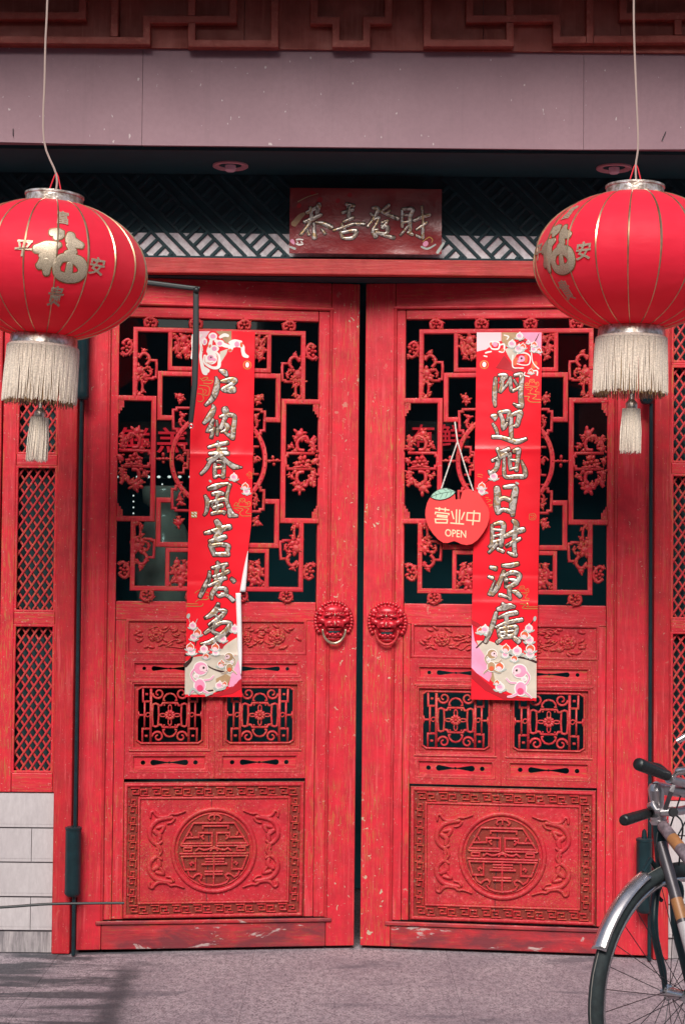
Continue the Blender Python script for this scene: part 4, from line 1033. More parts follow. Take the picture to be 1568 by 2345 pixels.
def cloud(draw, crop, x, y, s, sg=1):
    def c(*P): return ';'.join('%f %f %f' % (x+sg*a*s, y+b*s, w*s) for a, b, w in P)
    draw(crop, 'cloud_motif', 'brass', [('s', '/'.join([c((-60, 20, 5), (-40, -10, 5), (-10, 0, 5), (0, -45, 5), (45, -50, 5), (55, -10, 5), (95, -20, 5), (100, 20, 5), (60, 30, 5), (-60, 20, 5)),
        c((20, -10, 4), (40, -25, 4), (20, -40, 4), (5, -25, 4), (18, -18, 4)), c((-35, 15, 4), (-15, 8, 4), (-25, 22, 4)), c((60, 5, 4), (80, -5, 4), (75, 15, 4)),
        c((-60, 45, 5), (0, 45, 5), (30, 60, 5), (0, 85, 5), (20, 120, 5), (110, 120, 5)), c((40, 40, 5), (85, 50, 5), (60, 90, 5), (110, 98, 5)), c((-40, 60, 4), (-10, 70, 4))]))], None, 4)
def monkey(draw, crop, x, y, s, m, body='pink', sg=1, climb=False, sy=1):
    T = lambda a, b: (x+sg*a*s, y+sy*b*s)
    def st(*P): return ';'.join('%f %f %f' % (T(a, b)[0], T(a, b)[1], w*s) for a, b, w in P)
    limbs = '/'.join([st((-55, 10, 26), (-78, 50, 22), (-60, 95, 22), (-30, 120, 18)), st((30, 95, 22), (75, 90, 20), (105, 60, 18)), st((-30, 160, 26), (-70, 190, 20), (-95, 215, 14)), st((10, 175, 26), (60, 200, 22), (95, 205, 14))])
    draw(crop, 'monkey_outline', 'wprint', [('s', '/'.join(q for q in limbs.split('/')).replace(';', ';')), ('o', *T(0, 0), 62*s, 60*s, 0), ('o', *T(-8, 140), 52*s, 62*s, 0), ('o', *T(-35, 62), 24*s, 22*s, 0)], None, 10)
    o = draw(crop, 'monkey_print', m, [('s', '/'.join([st((-55, 10, 16), (-78, 50, 13), (-60, 95, 13), (-30, 120, 10)), st((30, 95, 13), (75, 90, 12), (105, 60, 10)), st((-30, 160, 16), (-70, 190, 12), (-95, 215, 8)), st((10, 175, 16), (60, 200, 13), (95, 205, 8))])), ('o', *T(0, 0), 53*s, 50*s, 0), ('o', *T(-8, 140), 42*s, 52*s, 0)], None, 12)
    draw(crop, 'monkey_face', 'pinkl', [('o', *T(18, -2), 30*s, 27*s, 0), ('o', *T(38, 18), 18*s, 13*s, 0), ('o', *T(-34, 62), 13*s, 11*s, 0)], o, 14)
    draw(crop, 'monkey_eye', 'line', [('o', *T(24, -6), 9*s, 10*s, .3), ('o', *T(48, 14), 4*s, 4*s, 0)], o, 16)
    draw(crop, 'monkey_shirt', 'hot' if m == 'pink' else 'orange', [('o', *T(-6, 160), 26*s, 26*s, 0)], o, 16)

def decor_L(draw, par):
    # top corner: blossoms, peaches and a face motif in white line work
    draw(A_, 'print_ground', 'pinkl', [('p', [(270, 45), (420, 45), (330, 180), (272, 230)])], None, 1)
    draw(A_, 'print_ground', 'tan', [('p', [(500, 45), (720, 45), (720, 215), (640, 210), (560, 110)])], None, 1)
    draw(A_, 'print_ground', 'cream', [('p', [(560, 330), (670, 290), (650, 360), (575, 480), (550, 450)])], None, 2)
    draw(A_, 'blossom_linework', 'wprint', [('o', 460, 120, 62, 55, 0), ('o', 560, 215, 60, 48, 0), ('o', 480, 290, 66, 50, 0), ('o', 345, 190, 38, 50, 0), ('s', "560 130 40;620 100 50;670 110 40/500 180 50;620 240 60;720 260 40;800 230 80;870 260 60;880 330 50;900 380 60;945 400 40/740 220 60;700 310 60/700 210 50;760 190 60;850 200 50/440 160 40;420 250 60;400 330 60/290 200 30;300 300 40;290 400 40;310 520 50;340 620 60;370 640 40/400 350 40;480 350 60;540 390 40;545 530 50;480 560 40;400 530 40;350 470 50;350 390 40/330 560 50;390 600 60/180 100 24;176 200 30;180 300 30;170 420 40/300 100 30;280 130 20"), ('o', 440, 430, 80, 80, 0)], None, 4)
    draw(A_, 'blossom_centres', 'pink', [('o', 462, 118, 36, 30, 0), ('o', 556, 218, 34, 28, 0), ('o', 480, 290, 34, 32, 0), ('o', 795, 228, 34, 38, 0), ('o', 345, 195, 18, 30, 0), ('o', 428, 420, 44, 40, 0), ('o', 480, 445, 26, 22, 0)], None, 6)
    draw(A_, 'blossom_centres', 'orange', [('o', 700, 310, 28, 20, 0), ('o', 858, 235, 20, 36, 0), ('o', 420, 255, 14, 26, .4), ('o', 390, 250, 10, 22, .4), ('s', "350 400 6;350 470 6;400 500 8/390 480 8;400 490 8;440 490 8;460 480 6/300 260 5;310 330 5;330 300 5/500 360 6;530 400 6;520 500 6")], None, 7)
    draw(A_, 'printed_eye', 'line', [('o', 434, 412, 12, 13, 0)], None, 8)
    draw(A_, 'round_seal', 'brass', [('o', 940, 518, 58, 60, 0)], None, 3); draw(A_, 'round_seal', 'ban', [('o', 940, 518, 48, 50, 0)], None, 4); draw(A_, 'round_seal', 'wprint', [('o', 940, 515, 26, 38, 0)], None, 5)
    draw(A_, 'cloud_motif', 'brass', [('s', "280 700 8;330 740 8;390 700 8;350 690 8;300 720 8/330 770 8;420 780 8;460 740 8;380 730 8/270 800 8;400 820 8;410 900 8;390 940 8;330 930 8;320 860 8;260 850 8/250 920 8;310 930 8;330 990 8;300 1030 8;250 1020 8/340 860 7;370 880 7;350 920 7")], None, 4)
    peach(draw, A_, 752, 2085, 48); peach(draw, B_, 870, 140, 42, True); peach(draw, B_, 888, 205, 42)
    draw(A_, 'twig', 'line', [('s', "600 2085 5;700 2085 12;740 2120 10;830 2180 14;870 2200 8/730 1990 6;770 2010 10")], None, 3)
    draw(B_, 'leaf_print', 'leafp', [('o', 405, 70, 22, 14, .8)], None, 4)
    cloud(draw, B_, 800, 370, 1.35); cloud(draw, A_, 960, 2035, .55)
    draw(B_, 'cloud_motif', 'brass', [('s', "200 1560 8;240 1530 8;290 1520 8;380 1560 8/290 1470 7;330 1480 7;290 1500 7/210 1680 9;250 1650 9;360 1645 9;390 1610 8;350 1600 7/85 1705 10;240 1705 8/85 1735 10;280 1735 9;310 1700 7")], None, 4)
    draw(B_, 'square_seal', 'brass', [('p', [(148, 475), (230, 475), (230, 555), (148, 555)])], None, 3)
    draw(B_, 'square_seal', 'wprint', [('s', "160 490 14;180 500 14/200 485 14;220 500 14/160 530 14;185 540 14/200 520 16;218 540 12")], None, 5)
    # bottom scene (crop of the lower banner)
    K = K5
    draw(K, 'print_ground', 'cream', [('p', [(514, 1340), (560, 1310), (700, 1290), (770, 1225), (826, 1190), (846, 1350), (800, 1400), (770, 1470), (700, 1520), (660, 1535), (512, 1535)])], None, 1)
    draw(K, 'print_ground', 'pink', [('p', [(838, 1320), (848, 1330), (853, 1440), (800, 1490), (775, 1490), (790, 1420)])], None, 2)
    draw(K, 'print_ground', 'tan', [('p', [(700, 1440), (760, 1410), (790, 1430), (770, 1480), (700, 1490)])], None, 3)
    draw(K, 'print_ground', 'dkred', [('p', [(660, 1545), (750, 1515), (820, 1470), (854, 1430), (855, 1500), (800, 1530), (700, 1550)]), ('p', [(640, 1240), (720, 1210), (770, 1200), (740, 1260), (660, 1270)])], None, 2)
    draw(K, 'branch', 'line', [('s', "515 1300 12;560 1290 10;630 1290 8;700 1290 8/515 1360 26;545 1330 20;560 1300 8/560 1120 4;580 1200 8;575 1240 5/700 1240 10;760 1190 10;820 1130 6/620 1340 8;680 1380 8;760 1400 14;790 1370 6/560 1500 8;600 1520 12;680 1510 10")], None, 4)
    for x, y, r_, rd in ((560, 1120, 20, 0), (588, 1163, 22, 1), (566, 1190, 20, 0), (545, 1250, 22, 1), (553, 1275, 22, 0), (628, 1262, 22, 0), (640, 1305, 18, 1), (697, 1250, 22, 1), (698, 1282, 18, 0), (812, 1140, 22, 0), (742, 1200, 20, 0), (733, 1352, 22, 1), (722, 1482, 24, 0), (752, 1472, 14, 1)): peach(draw, K, x, y, r_, rd)
    draw(K, 'leaf_print', 'leafp', [('o', 534, 1062, 10, 16, .3), ('s', "538 1080 3;545 1110 3/588 1080 4;575 1110 3")], None, 4)
    monkey(draw, K, 608, 1378, .74, 'pink'); monkey(draw, K, 778, 1308, .48, 'tan', sg=-1)
    draw(K, 'leaf_print', 'leafp', [('s', "540 1530 10;560 1500 14;600 1530 10/640 1540 14;680 1525 10/700 1510 10;740 1500 14")], None, 20)
def decor_R(draw, par):
    draw(C_, 'print_ground', 'pinkl', [('p', [(118, 62), (460, 62), (460, 180), (380, 200), (250, 300), (118, 330)])], None, 1)
    draw(C_, 'print_ground', 'tan', [('p', [(465, 62), (700, 62), (640, 180), (520, 260), (465, 190)])], None, 2)
    draw(C_, 'print_ground', 'pink', [('p', [(700, 62), (1020, 62), (1015, 390), (950, 330), (860, 200)])], None, 2)
    draw(C_, 'print_ground', 'cream', [('p', [(510, 300), (600, 260), (700, 330), (610, 480), (560, 400)])], None, 3)
    draw(C_, 'print_ground', 'dkred', [('p', [(380, 560), (500, 380), (620, 520), (780, 620), (720, 700), (600, 600)])], None, 2)
    draw(C_, 'blossom_linework', 'wprint', [('s', "300 200 20;360 190 24;430 210 20;420 290 24;330 290 20;300 230 16/440 240 20;500 230 24;490 330 24;430 330 20/240 350 20;270 340 24;320 330 20/220 390 20;260 400 20/500 100 16;560 120 20;540 160 16/620 380 16;620 540 16;700 560 14;770 560 14/680 360 18;790 350 20;860 400 18;850 500 16;780 520 14;680 500 14/880 200 10;880 330 14;900 480 14;980 570 20/790 620 12;780 660 14;850 680 16/900 600 18;960 600 20;960 660 18/850 600 16;880 640 16")], None, 4)
    draw(C_, 'blossom_centres', 'pink', [('o', 375, 230, 34, 36, 0), ('o', 745, 430, 46, 44, .4), ('o', 705, 465, 26, 20, 0)], None, 6)
    draw(C_, 'blossom_centres', 'orange', [('o', 315, 225, 16, 26, 0), ('o', 475, 310, 24, 24, 0), ('o', 660, 470, 32, 60, .3), ('o', 800, 430, 30, 60, 0), ('o', 920, 520, 36, 60, .5)], None, 5)
    draw(C_, 'printed_eye', 'line', [('o', 742, 425, 16, 16, 0), ('o', 688, 462, 6, 6, 0)], None, 8)
    draw(C_, 'twig', 'line', [('s', "985 80 8;940 170 14;880 260 10;850 320 10/640 230 8;740 180 10;820 190 8")], None, 5)
    for x, y, r_, rd in ((715, 115, 46, 0), (610, 225, 50, 0), (705, 290, 52, 0), (760, 260, 40, 1), (835, 200, 26, 0), (920, 230, 38, 1), (910, 300, 38, 0), (985, 315, 34, 1), (875, 610, 36, 1)): peach(draw, C_, x, y, r_, rd)
    draw(C_, 'round_seal', 'brass', [('o', 222, 512, 60, 60, 0)], None, 3); draw(C_, 'round_seal', 'ban', [('o', 222, 512, 50, 50, 0)], None, 4); draw(C_, 'round_seal', 'wprint', [('o', 222, 510, 28, 38, 0)], None, 5)
    cloud(draw, C_, 860, 780, 1.2, 1)
    draw(C_, 'cloud_motif', 'brass', [('s', "780 955 10;850 960 10;830 1000 10;880 1035 9;1005 1038 9/830 920 8;930 930 9;940 960 8;900 990 8;1005 1000 8/130 2045 6;180 2045 6;200 2060 6/130 2070 6;190 2085 6")], None, 4)
    peach(draw, C_, 355, 2075, 50); peach(draw, D_, 180, 85, 44, True); peach(draw, D_, 178, 150, 42)
    draw(C_, 'twig', 'line', [('s', "235 2165 8;310 2110 14;400 2070 12;480 2065 8")], None, 3)
    draw(D_, 'leaf_print', 'leafp', [('o', 650, 42, 28, 14, .5), ('o', 245, 168, 22, 12, .6), ('o', 885, 1850, 20, 36, .2)], None, 4)
    cloud(draw, D_, 690, 1470, 1.1)
    draw(D_, 'cloud_motif', 'brass', [('s', "690 1650 9;760 1660 9;720 1700 9;760 1715 9;920 1715 9/780 1640 8;800 1670 8;780 1690 8;920 1690 8/230 230 6;270 240 6/240 260 6;300 270 6;250 300 6/270 330 6;320 330 6;280 360 6")], None, 4)
    draw(D_, 'square_seal', 'brass', [('s', "815 455 5;890 455 5;890 525 5;815 525 5;815 455 5/830 470 6;850 480 6/860 470 6;880 485 6/830 505 6;850 515 6/860 500 6;880 515 6")], None, 3)
    K = K3
    draw(K, 'print_ground', 'cream', [('p', [(650, 900), (720, 900), (800, 930), (986, 1000), (986, 1222), (900, 1215), (830, 1190), (760, 1150), (730, 1060), (690, 1000)])], None, 1)
    draw(K, 'print_ground', 'pink', [('p', [(625, 800), (640, 900), (700, 990), (740, 1090), (720, 1130), (650, 1080), (622, 1050)])], None, 2)
    draw(K, 'print_ground', 'tan', [('p', [(690, 990), (740, 1060), (760, 1150), (730, 1120), (740, 1070)])], None, 3)
    draw(K, 'print_ground', 'dkred', [('p', [(622, 780), (660, 800), (700, 830), (660, 830), (624, 810)]), ('p', [(622, 1055), (680, 1110), (760, 1180), (860, 1215), (980, 1228), (800, 1228), (700, 1180), (622, 1110)])], None, 3)
    draw(K, 'branch', 'line', [('s', "790 960 8;850 985 10;930 1000 12;985 1020 14/930 830 4;960 800 6;970 780 4/690 900 8;650 940 8/900 880 5;930 930 8;950 960 6")], None, 4)
    for x, y, r_, rd in ((698, 840, 24, 0), (672, 845, 18, 1), (944, 830, 20, 0), (920, 868, 22, 1), (946, 895, 22, 0), (815, 945, 22, 1), (878, 958, 24, 0), (952, 945, 24, 1), (950, 975, 22, 0), (812, 978, 18, 0), (862, 1000, 18, 1), (780, 1045, 24, 1), (782, 1160, 24, 0), (765, 1135, 14, 1)): peach(draw, K, x, y, r_, rd)
    monkey(draw, K, 892, 1070, .70, 'pink', sg=-1); monkey(draw, K, 738, 975, .50, 'tan', sg=1, sy=1)
def strip_L(par, L, dep):                    # torn right edge curls forward and shows the white back
    for P, w in (([(568, 1262), (563, 1300), (556, 1355)], [1, 8, 13]), ([(546, 1358), (548, 1420), (550, 1500), (552, 1545)], [12, 11, 9, 2])):
        pts = [L.pt(x, y, .03) for x, y in P]; ww = [a*DIST/F for a in w]
        Q = spline([(p[0], p[1], w_) for p, w_ in zip(pts, ww)], 6)
        MB().ribbon([(a, b) for a, b, c in Q], [c for a, b, c in Q], [(-1, -.004), (-.6, .001), (0, .004), (.6, .003), (1, -.002)], d=.026).build('curled_edge', 'white', par, 'all')
banner(LL, dict(left=[(441, 758), (436, 1000), (431, 1250), (424, 1592)], right=[(584, 758), (580, 1000), (576, 1195), (568, 1262), (553, 1356), (541, 1358), (548, 1500), (555, 1600)]),
       'red paper banner on the left door, torn along its lower right edge', CH_L, [1042, 1330, 1500], decor_L, strip_L)
banner(LR, dict(left=[(1091, 760), (1086, 1100), (1081, 1350), (1078, 1602)], right=[(1240, 761), (1236, 1100), (1231, 1350), (1227, 1604)]),
       'red paper banner on the right door, straight edged, partly behind the open sign', CH_R, [1030, 1316, 1382], decor_R)

# horizontal banner over the lintel
hb = thing('lintel_banner', 'wide red paper banner with four gold characters above the doors', 'banner')
YH = -.055
v0, v1 = onY(664, 430, YH), onY(1010, 583, YH)
nx, nz = 40, 16; vs = []
def hdep(x, z): return -YH+.006*noise.noise(Vector((x*7, 4, z*11)))+.010*max(0, ((x-v0.x)/(v1.x-v0.x)-.93)*12)*max(0, 1-(z-v1.z)*8)
for j in range(nz+1):
    for i in range(nx+1):
        x = v0.x+(v1.x-v0.x)*i/nx; z = v0.z+(v1.z-v0.z)*j/nz; vs.append((x, -hdep(x, z), z))
fs = [(j*(nx+1)+i, j*(nx+1)+i+1, (j+1)*(nx+1)+i+1, (j+1)*(nx+1)+i) for j in range(nz) for i in range(nx)]
MB().add(vs, fs).add([(a, b+.0006, c) for a, b, c in vs], [f[::-1] for f in fs]).build('paper_sheet', 'ban2', hb, 'all')
em = lambda x, y: (lambda v: (v.x, v.z))(onY((E_[0]+x*E_[2])/1.0918, (E_[1]+y*E_[2])/1.0918, YH))
CH_H = ["190 290 30;320 220 30/225 240 25;240 330 35/310 210 40;290 300 35/165 380 30;250 350 40;330 310 30/240 330 40;200 420 35;130 505 30/285 385 20;360 400 40;435 435 40/260 400 25;262 470 30;265 540 45/195 460 15;210 510 25/340 460 20;370 500 30",
 "590 205 30;660 220 30/545 290 25;650 260 30/610 220 34;610 330 32/560 380 25;650 340 35/460 465 20;560 435 25;650 405 30;760 405 35/540 410 22;570 460 24/530 485 28;548 540 28/540 490 28;680 470 35;650 540 35;560 545 25",
 "850 240 25;900 250 40;870 330 30;800 430 25/830 300 20;860 330 20/920 270 25;1000 310 30;1100 350 35/1010 215 30;940 270 20/1020 270 20;980 300 20/860 360 25;910 340 30;890 400 25;850 470 30;880 530 40/850 470 20;900 460 20/940 390 20;1000 370 20;950 440 35/890 490 30;980 500 30;1000 440 35;940 420 20/930 510 20;1060 540 35",
 "1145 270 20;1145 430 25/1150 255 25;1250 255 35;1225 330 35;1225 480 30/1150 310 20;1230 320 20/1150 390 20;1220 380 20/1200 430 20;1130 515 20/1205 490 25;1250 510 25/1345 230 20;1355 380 20;1350 545 30/1265 370 25;1340 335 35;1420 310 30/1290 460 20;1390 390 25/1290 520 20;1340 545 20"]
kE = E_[2]/1.0918*DIST/F
for sp_ in CH_H:
    mb = MB(); brush(mb, sp_, em, kE, .003, d=.0012, grow=4); mb.warp(lambda x, y, z: (x, y-hdep(x, z), z)); ch = mb.build('character', 'ink', hb, 'all')
    mb = MB(); brush(mb, sp_, em, kE, 0, flat=True, d=.0008, grow=14); mb.warp(lambda x, y, z: (x, y-hdep(x, z), z)); mb.build('character_outline', 'line', ch)
for (nm, mt, sp_) in (('square_seal', 'wprint', "85 560 16;110 555 16;150 560 14/85 600 16;110 610 18;150 605 14/90 580 10;100 590 10/130 580 12;145 590 12"), ('blossom_print', 'pink', "40 570 40;60 600 20/1380 600 60"), ('blossom_print', 'leafp', "20 630 20;70 650 24/1340 630 20;1400 650 20;1480 610 14/1500 690 30;1560 600 24"), ('blossom_print', 'brass', "1350 580 6;1390 550 8;1420 535 8;1450 560 8;1440 590 6"),
                     ('blossom_print', 'dkred', "240 90 40;270 100 30/320 160 60/500 170 50/620 110 50/110 220 50"), ('twig', 'tan', "60 400 60;120 330 50;160 300 30/100 180 10;200 130 10;300 100 8")):
    for one in sp_.split('/'):
        mb = MB(); brush(mb, one, em, kE, 0, flat=True, d=.0005); mb.warp(lambda x, y, z: (x, y-hdep(x, z), z)); mb.build(nm, mt, hb)

# ------------------------------------------------------------------ apple shaped open sign
ap = thing('open_sign', 'apple shaped red open sign hanging by a white cord on the right door', 'sign', (LR.x0, 0, 0), LR.a)
DA = .045
G_ = (1040, 1180, 200/1568)
am = cmap(LR, G_, DA)
OUT = [(270, 505), (215, 610), (185, 740), (180, 850), (200, 960), (245, 1080), (330, 1210), (430, 1320), (530, 1385), (620, 1390), (690, 1365), (745, 1352), (800, 1370), (880, 1410), (980, 1430), (1090, 1410), (1200, 1330), (1310, 1190), (1385, 1060), (1425, 920), (1428, 800), (1400, 700), (1330, 590), (1260, 480), (1235, 425), (1160, 375), (1060, 350), (950, 352), (905, 380), (885, 470), (868, 545), (762, 545), (755, 440), (600, 470), (420, 520)]
sm = [am(*p) for p in OUT]
plate('apple_board', sm, [], DA-.006, DA, 'apple', ap, bevel=.0008)
n = 20
lf = [(275, 490), (330, 420), (410, 360), (500, 325), (590, 315), (680, 340), (775, 385), (730, 440), (660, 490), (570, 530), (470, 548), (370, 535)]
plate('apple_leaf', [am(*p) for p in lf], [], DA+.0005, DA+.004, 'mint', ap)
mb = MB(); fm = am; kA = G_[2]/1.0918*(DIST)/F
brush(mb, "280 490 8;400 445 8;520 415 8;640 395 8;775 385 6/300 460 5;320 495 5/370 415 6;400 445 6/425 370 6;475 420 6/530 335 6;590 375 6/610 330 6;690 370 6/400 450 6;375 520 6/520 420 6;470 520 6/620 400 6;570 505 6/690 390 6;670 460 6", am, kA, 0, flat=True, d=DA+.0046); mb.build('leaf_veins', 'iron', ap)
mb = MB(); lf2 = [am(*p) for p in lf]; mb.ribbon(lf2, .0016, rnd(.001), closed=True, d=DA+.004); mb.build('leaf_outline', 'iron', ap)
# lettering: strokes with rounded ends as printed
kw = 26
let = {'营': "372 712 W;652 748 W/455 690 W;450 765 W/570 700 W;565 780 W/372 832 W;378 790 W;640 818 W;636 848 W/410 870 W;414 845 W;606 862 W;600 892 W;410 870 W/372 925 W;382 995 W;604 1000 W;608 930 W;380 920 W",
       '业': "692 765 W;735 925 W/790 735 W;782 1005 W/852 738 W;838 1010 W/945 785 W;882 935 W/665 1000 W;935 1022 W",
       '中': "1000 800 W;990 945 W;1235 965 W;1245 812 W;1000 795 W/1135 755 W;1105 1045 W"}
for c_, sp_ in let.items():
    mb = MB()
    for st in sp_.replace('W', '26').split('/'):
        P = [tuple(float(z) for z in a.split()) for a in st.split(';')]
        pts = [am(x, y) for x, y, w in P]; closed = len(P) > 3 and abs(P[0][0]-P[-1][0]) < 12 and abs(P[0][1]-P[-1][1]) < 12
        if closed: pts = pts[:-1]
        mb.ribbon(pts, 25*kA, [(-1, 0), (-1, .0008), (1, .0008), (1, 0)], closed=closed, d=DA+.0004+random.uniform(0, .0002))
    mb.build('sign_character', 'letter', ap)
vs, fs = glyphs('OPEN', 1.0, .01, .02)
wv = max(v[0] for v in vs)*2; hv = max(v[1] for v in vs)*2
a_ = am(770, 1205); tw = abs(am(978, 1205)[0]-am(565, 1205)[0]); th = abs(am(770, 1125)[1]-am(770, 1282)[1])*.93
MB().add([(a_[0]+v[0]/wv*tw, -(DA+.0006)-v[2]*.02, a_[1]+v[1]/hv*th-v[0]/wv*tw*.07) for v in vs], fs).build('sign_lettering', 'letter', ap)
mb = MB()
def cm(x, y, d): a = LR.pt(x, y, d); return (a[0], -d, a[1])
for P in ([cm(1041, 966, .02), cm(1044, 990, .035), cm(1047, 1011, .05)], [cm(1047, 1011, .05), cm(1028, 1066, .05), cm(1010, 1119, DA+.006)], [cm(1047, 1011, .05), cm(1064, 1068, .05), cm(1083, 1124, DA+.003)]):
    Q = []
    for a, b in zip(P[:-1], P[1:]):
        for i in range(14): Q.append(tuple(a[k]+(b[k]-a[k])*i/14 for k in range(3)))
    Q.append(P[-1])
    mb.tube(Q, [.0023+.0007*(i % 2) for i in range(len(Q))], 6)
mb.build('hanging_cord', 'cordw', ap, True)

# ------------------------------------------------------------------ lanterns
def lantern(px, cy, Y, Rp, cap_c, bot_c, lab, rib0, chang, wirepts, tilt):
    s = (DIST+Y)/F; c = onY(px, cy, Y); R = Rp*s
    va = -atan2(c.x, DIST+Y); rib0 += va; chang += va
    par = thing('red_lantern', lab, 'lantern', tuple(c), 0, 'red festival lanterns'); par.rotation_euler = (0, tilt, 0)
    b = 160.7*s; zt = 150*s; zb = -154*s
    nr = 20
    def surf(ph, z, off=0.0):
        r_ = R*sqrt(max(0, 1-(z/b)**2))
        t_ = ((ph-rib0)/(2*pi/nr)) % 1.0
        r_ *= 1-.012*sin(pi*t_)
        r_ += off+.0022*noise.noise(Vector((ph*9, z*60, 1)))*sin(pi*t_)*(1 if off == 0 else 0)
        return (r_*sin(ph), -r_*cos(ph), z)
    nphi, nz_ = 160, 40
    vs = [surf(2*pi*i/nphi+rib0, zb+(zt-zb)*(.5-.5*cos(pi*j/nz_))) for j in range(nz_+1) for i in range(nphi)]
    MB().add(vs, [(j*nphi+i, j*nphi+(i+1) % nphi, (j+1)*nphi+(i+1) % nphi, (j+1)*nphi+i) for j in range(nz_) for i in range(nphi)]).build('lantern_shade', 'cloth', par, 'all')
    for k in range(nr):
        ph = rib0+2*pi*k/nr; n = 30
        pts = [surf(ph, zb+(zt-zb)*(.5-.5*cos(pi*i/n)), .0006) for i in range(n+1)]
        ww = [.0016+.0022*math.exp(-((i/n-.60)/.20)**2) for i in range(n+1)]
        MB().tube(pts, ww, 5).build('rib', 'gold', par, True)
    # silver cap
    rc = 66*s
    MB().lathe([(rc*.2, zt+.006), (rc*.96, zt-.004), (rc, zt-.002), (rc, zt+20*s), (rc*1.03, zt+21*s), (rc*1.03, zt+26*s), (rc*.97, zt+26*s), (rc*.95, zt+8*s), (rc*.2, zt+8*s)], 48).build('top_cap', 'foil', par, True)
    rb_ = 76*s
    MB().lathe([(rb_*.3, zb+.004), (rb_*.98, zb+.003), (rb_, zb), (rb_*1.02, zb-22*s), (rb_*1.06, zb-25*s), (rb_*1.04, zb-30*s), (rb_*.9, zb-30*s)], 48).build('bottom_collar', 'foil', par, True)
    Rr = random.Random(int(px))
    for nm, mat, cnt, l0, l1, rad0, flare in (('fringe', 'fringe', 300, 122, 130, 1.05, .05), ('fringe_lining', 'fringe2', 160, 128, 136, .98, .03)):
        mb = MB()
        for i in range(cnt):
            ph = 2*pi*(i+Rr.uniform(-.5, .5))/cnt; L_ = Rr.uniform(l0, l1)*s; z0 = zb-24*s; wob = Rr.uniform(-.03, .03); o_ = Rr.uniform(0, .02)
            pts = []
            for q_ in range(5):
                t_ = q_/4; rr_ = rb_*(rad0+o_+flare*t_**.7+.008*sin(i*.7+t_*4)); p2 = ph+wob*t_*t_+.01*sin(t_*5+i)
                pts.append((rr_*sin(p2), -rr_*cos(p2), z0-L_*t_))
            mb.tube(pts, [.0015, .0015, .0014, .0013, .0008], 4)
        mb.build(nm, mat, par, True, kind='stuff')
    MB().lathe([(rb_*1.04, zb-20*s), (rb_*1.07, zb-22*s), (rb_*1.08, zb-26*s), (rb_*1.05, zb-29*s)], 48).build('fringe_heading', 'fringe', par, True)
    # tassel
    x_ = 4*s
    tz = zb-137*s
    MB().tube([(x_, 0, zb-10*s), (x_, 0, tz-6*s)], .0015, 6).build('tassel_cord', 'redstr', par)
    k_ = s
    tc = MB().lathe([(.0003, 4*k_), (4*k_, 2*k_), (5*k_, -4*k_), (3*k_, -10*k_), (5*k_, -14*k_), (5*k_, -24*k_), (9*k_, -30*k_), (14*k_, -36*k_), (14*k_, -46*k_), (13*k_, -52*k_)], 24, (x_, 0, tz)).build('tassel_cap', 'foil', par, True)
    mb = MB()
    for i in range(110):
        ph = 2*pi*i/110; r1 = Rr.uniform(15, 20)*k_; r2 = r1*Rr.uniform(1.05, 1.25); L_ = Rr.uniform(96, 104)*k_
        mb.tube([(x_+r1*sin(ph), -r1*cos(ph), tz-48*k_), (x_+r2*sin(ph+.05), -r2*cos(ph+.05), tz-48*k_-L_*.5), (x_+r2*1.04*sin(ph+Rr.uniform(-.05, .08)), -r2*1.04*cos(ph), tz-48*k_-L_)], [.0016, .0016, .0008], 4)
    mb.build('tassel_skirt', 'fringe', par, True, kind='stuff')
    # characters on the cloth
    def place(spec, k, a0, z0, mat, h, grow=0, d=.001, nm='lantern_character', par_=None, ctr=(410, 680), flat=False):
        mb = MB(); brush(mb, spec, lambda x, y: ((x-ctr[0])*k, -(y-ctr[1])*k), k, h, grow=grow, d=d, flat=flat)
        def wp(x, y, z): r_ = R*sqrt(max(0.01, 1-((z0+z)/b)**2)); return surf(a0+x/R, z0+z, -y+.0015)
        mb.warp(wp); return mb.build(nm, mat, par_ or par, 'all')
    FU = "345 530 50;395 535 74;375 568 40/250 655 56;325 640 92;400 612 34/335 650 96;318 730 110;275 765 44/322 740 76;328 805 44/478 535 58;482 575 78;548 595 46/462 605 34;492 645 54;455 668 44/392 745 52;415 705 52;470 690 56;545 712 72;572 765 60;545 808 60;470 822 60;405 805 52;388 750 48/478 735 40;478 815 56"
    kf = s*118/360
    o1 = place(FU, kf, chang, 0, 'glit', .0006, d=.0010); place(FU, kf, chang, 0, 'glitl', 0, grow=12, flat=True, d=.0003, nm='character_outline', par_=o1)
    for ch, da, dz, size in (('富', .02, 90, 32), ('平', -80/Rp, 8, 36), ('安', 86/Rp, -12, 36), ('贵' if px < 700 else '貴', -.0, -86, 36)):
        vs, fs = glyphs(ch, size*s*1.15, .0012*size/38, .0006)
        mb = MB(); mb.add([(v[0], -.0018-v[2], v[1]) for v in vs], fs)
        mb.warp(lambda x, y, z: surf(chang+da+(x+z*.12)/R, dz*s+z, -y+.001)); mb.build('lantern_character', 'glit', par)
    # handle string, wire
    mb = MB(); top = (0, 0, zt+62*s)
    mb.tube([(-16*s, 0, zt+28*s), (-4*s, 0, zt+70*s), (0, 0, zt+78*s)], .0022, 6); mb.tube([(16*s, 0, zt+28*s), (5*s, 0, zt+68*s), (0, 0, zt+78*s)], .0022, 6); mb.build('handle_string', 'redstr', par)
    inv = Matrix.Rotation(-tilt, 3, 'Y')
    pts = [tuple(inv @ (onY(x, y, Y)-c)) for x, y in wirepts]
    p_end = tuple(inv @ (Vector((onY(wirepts[0][0], 0, Y).x, Y, 3.62))-c))
    pts = [p_end]+pts+[(0, 0, zt+74*s), (2*s, -2*s, zt+30*s)]
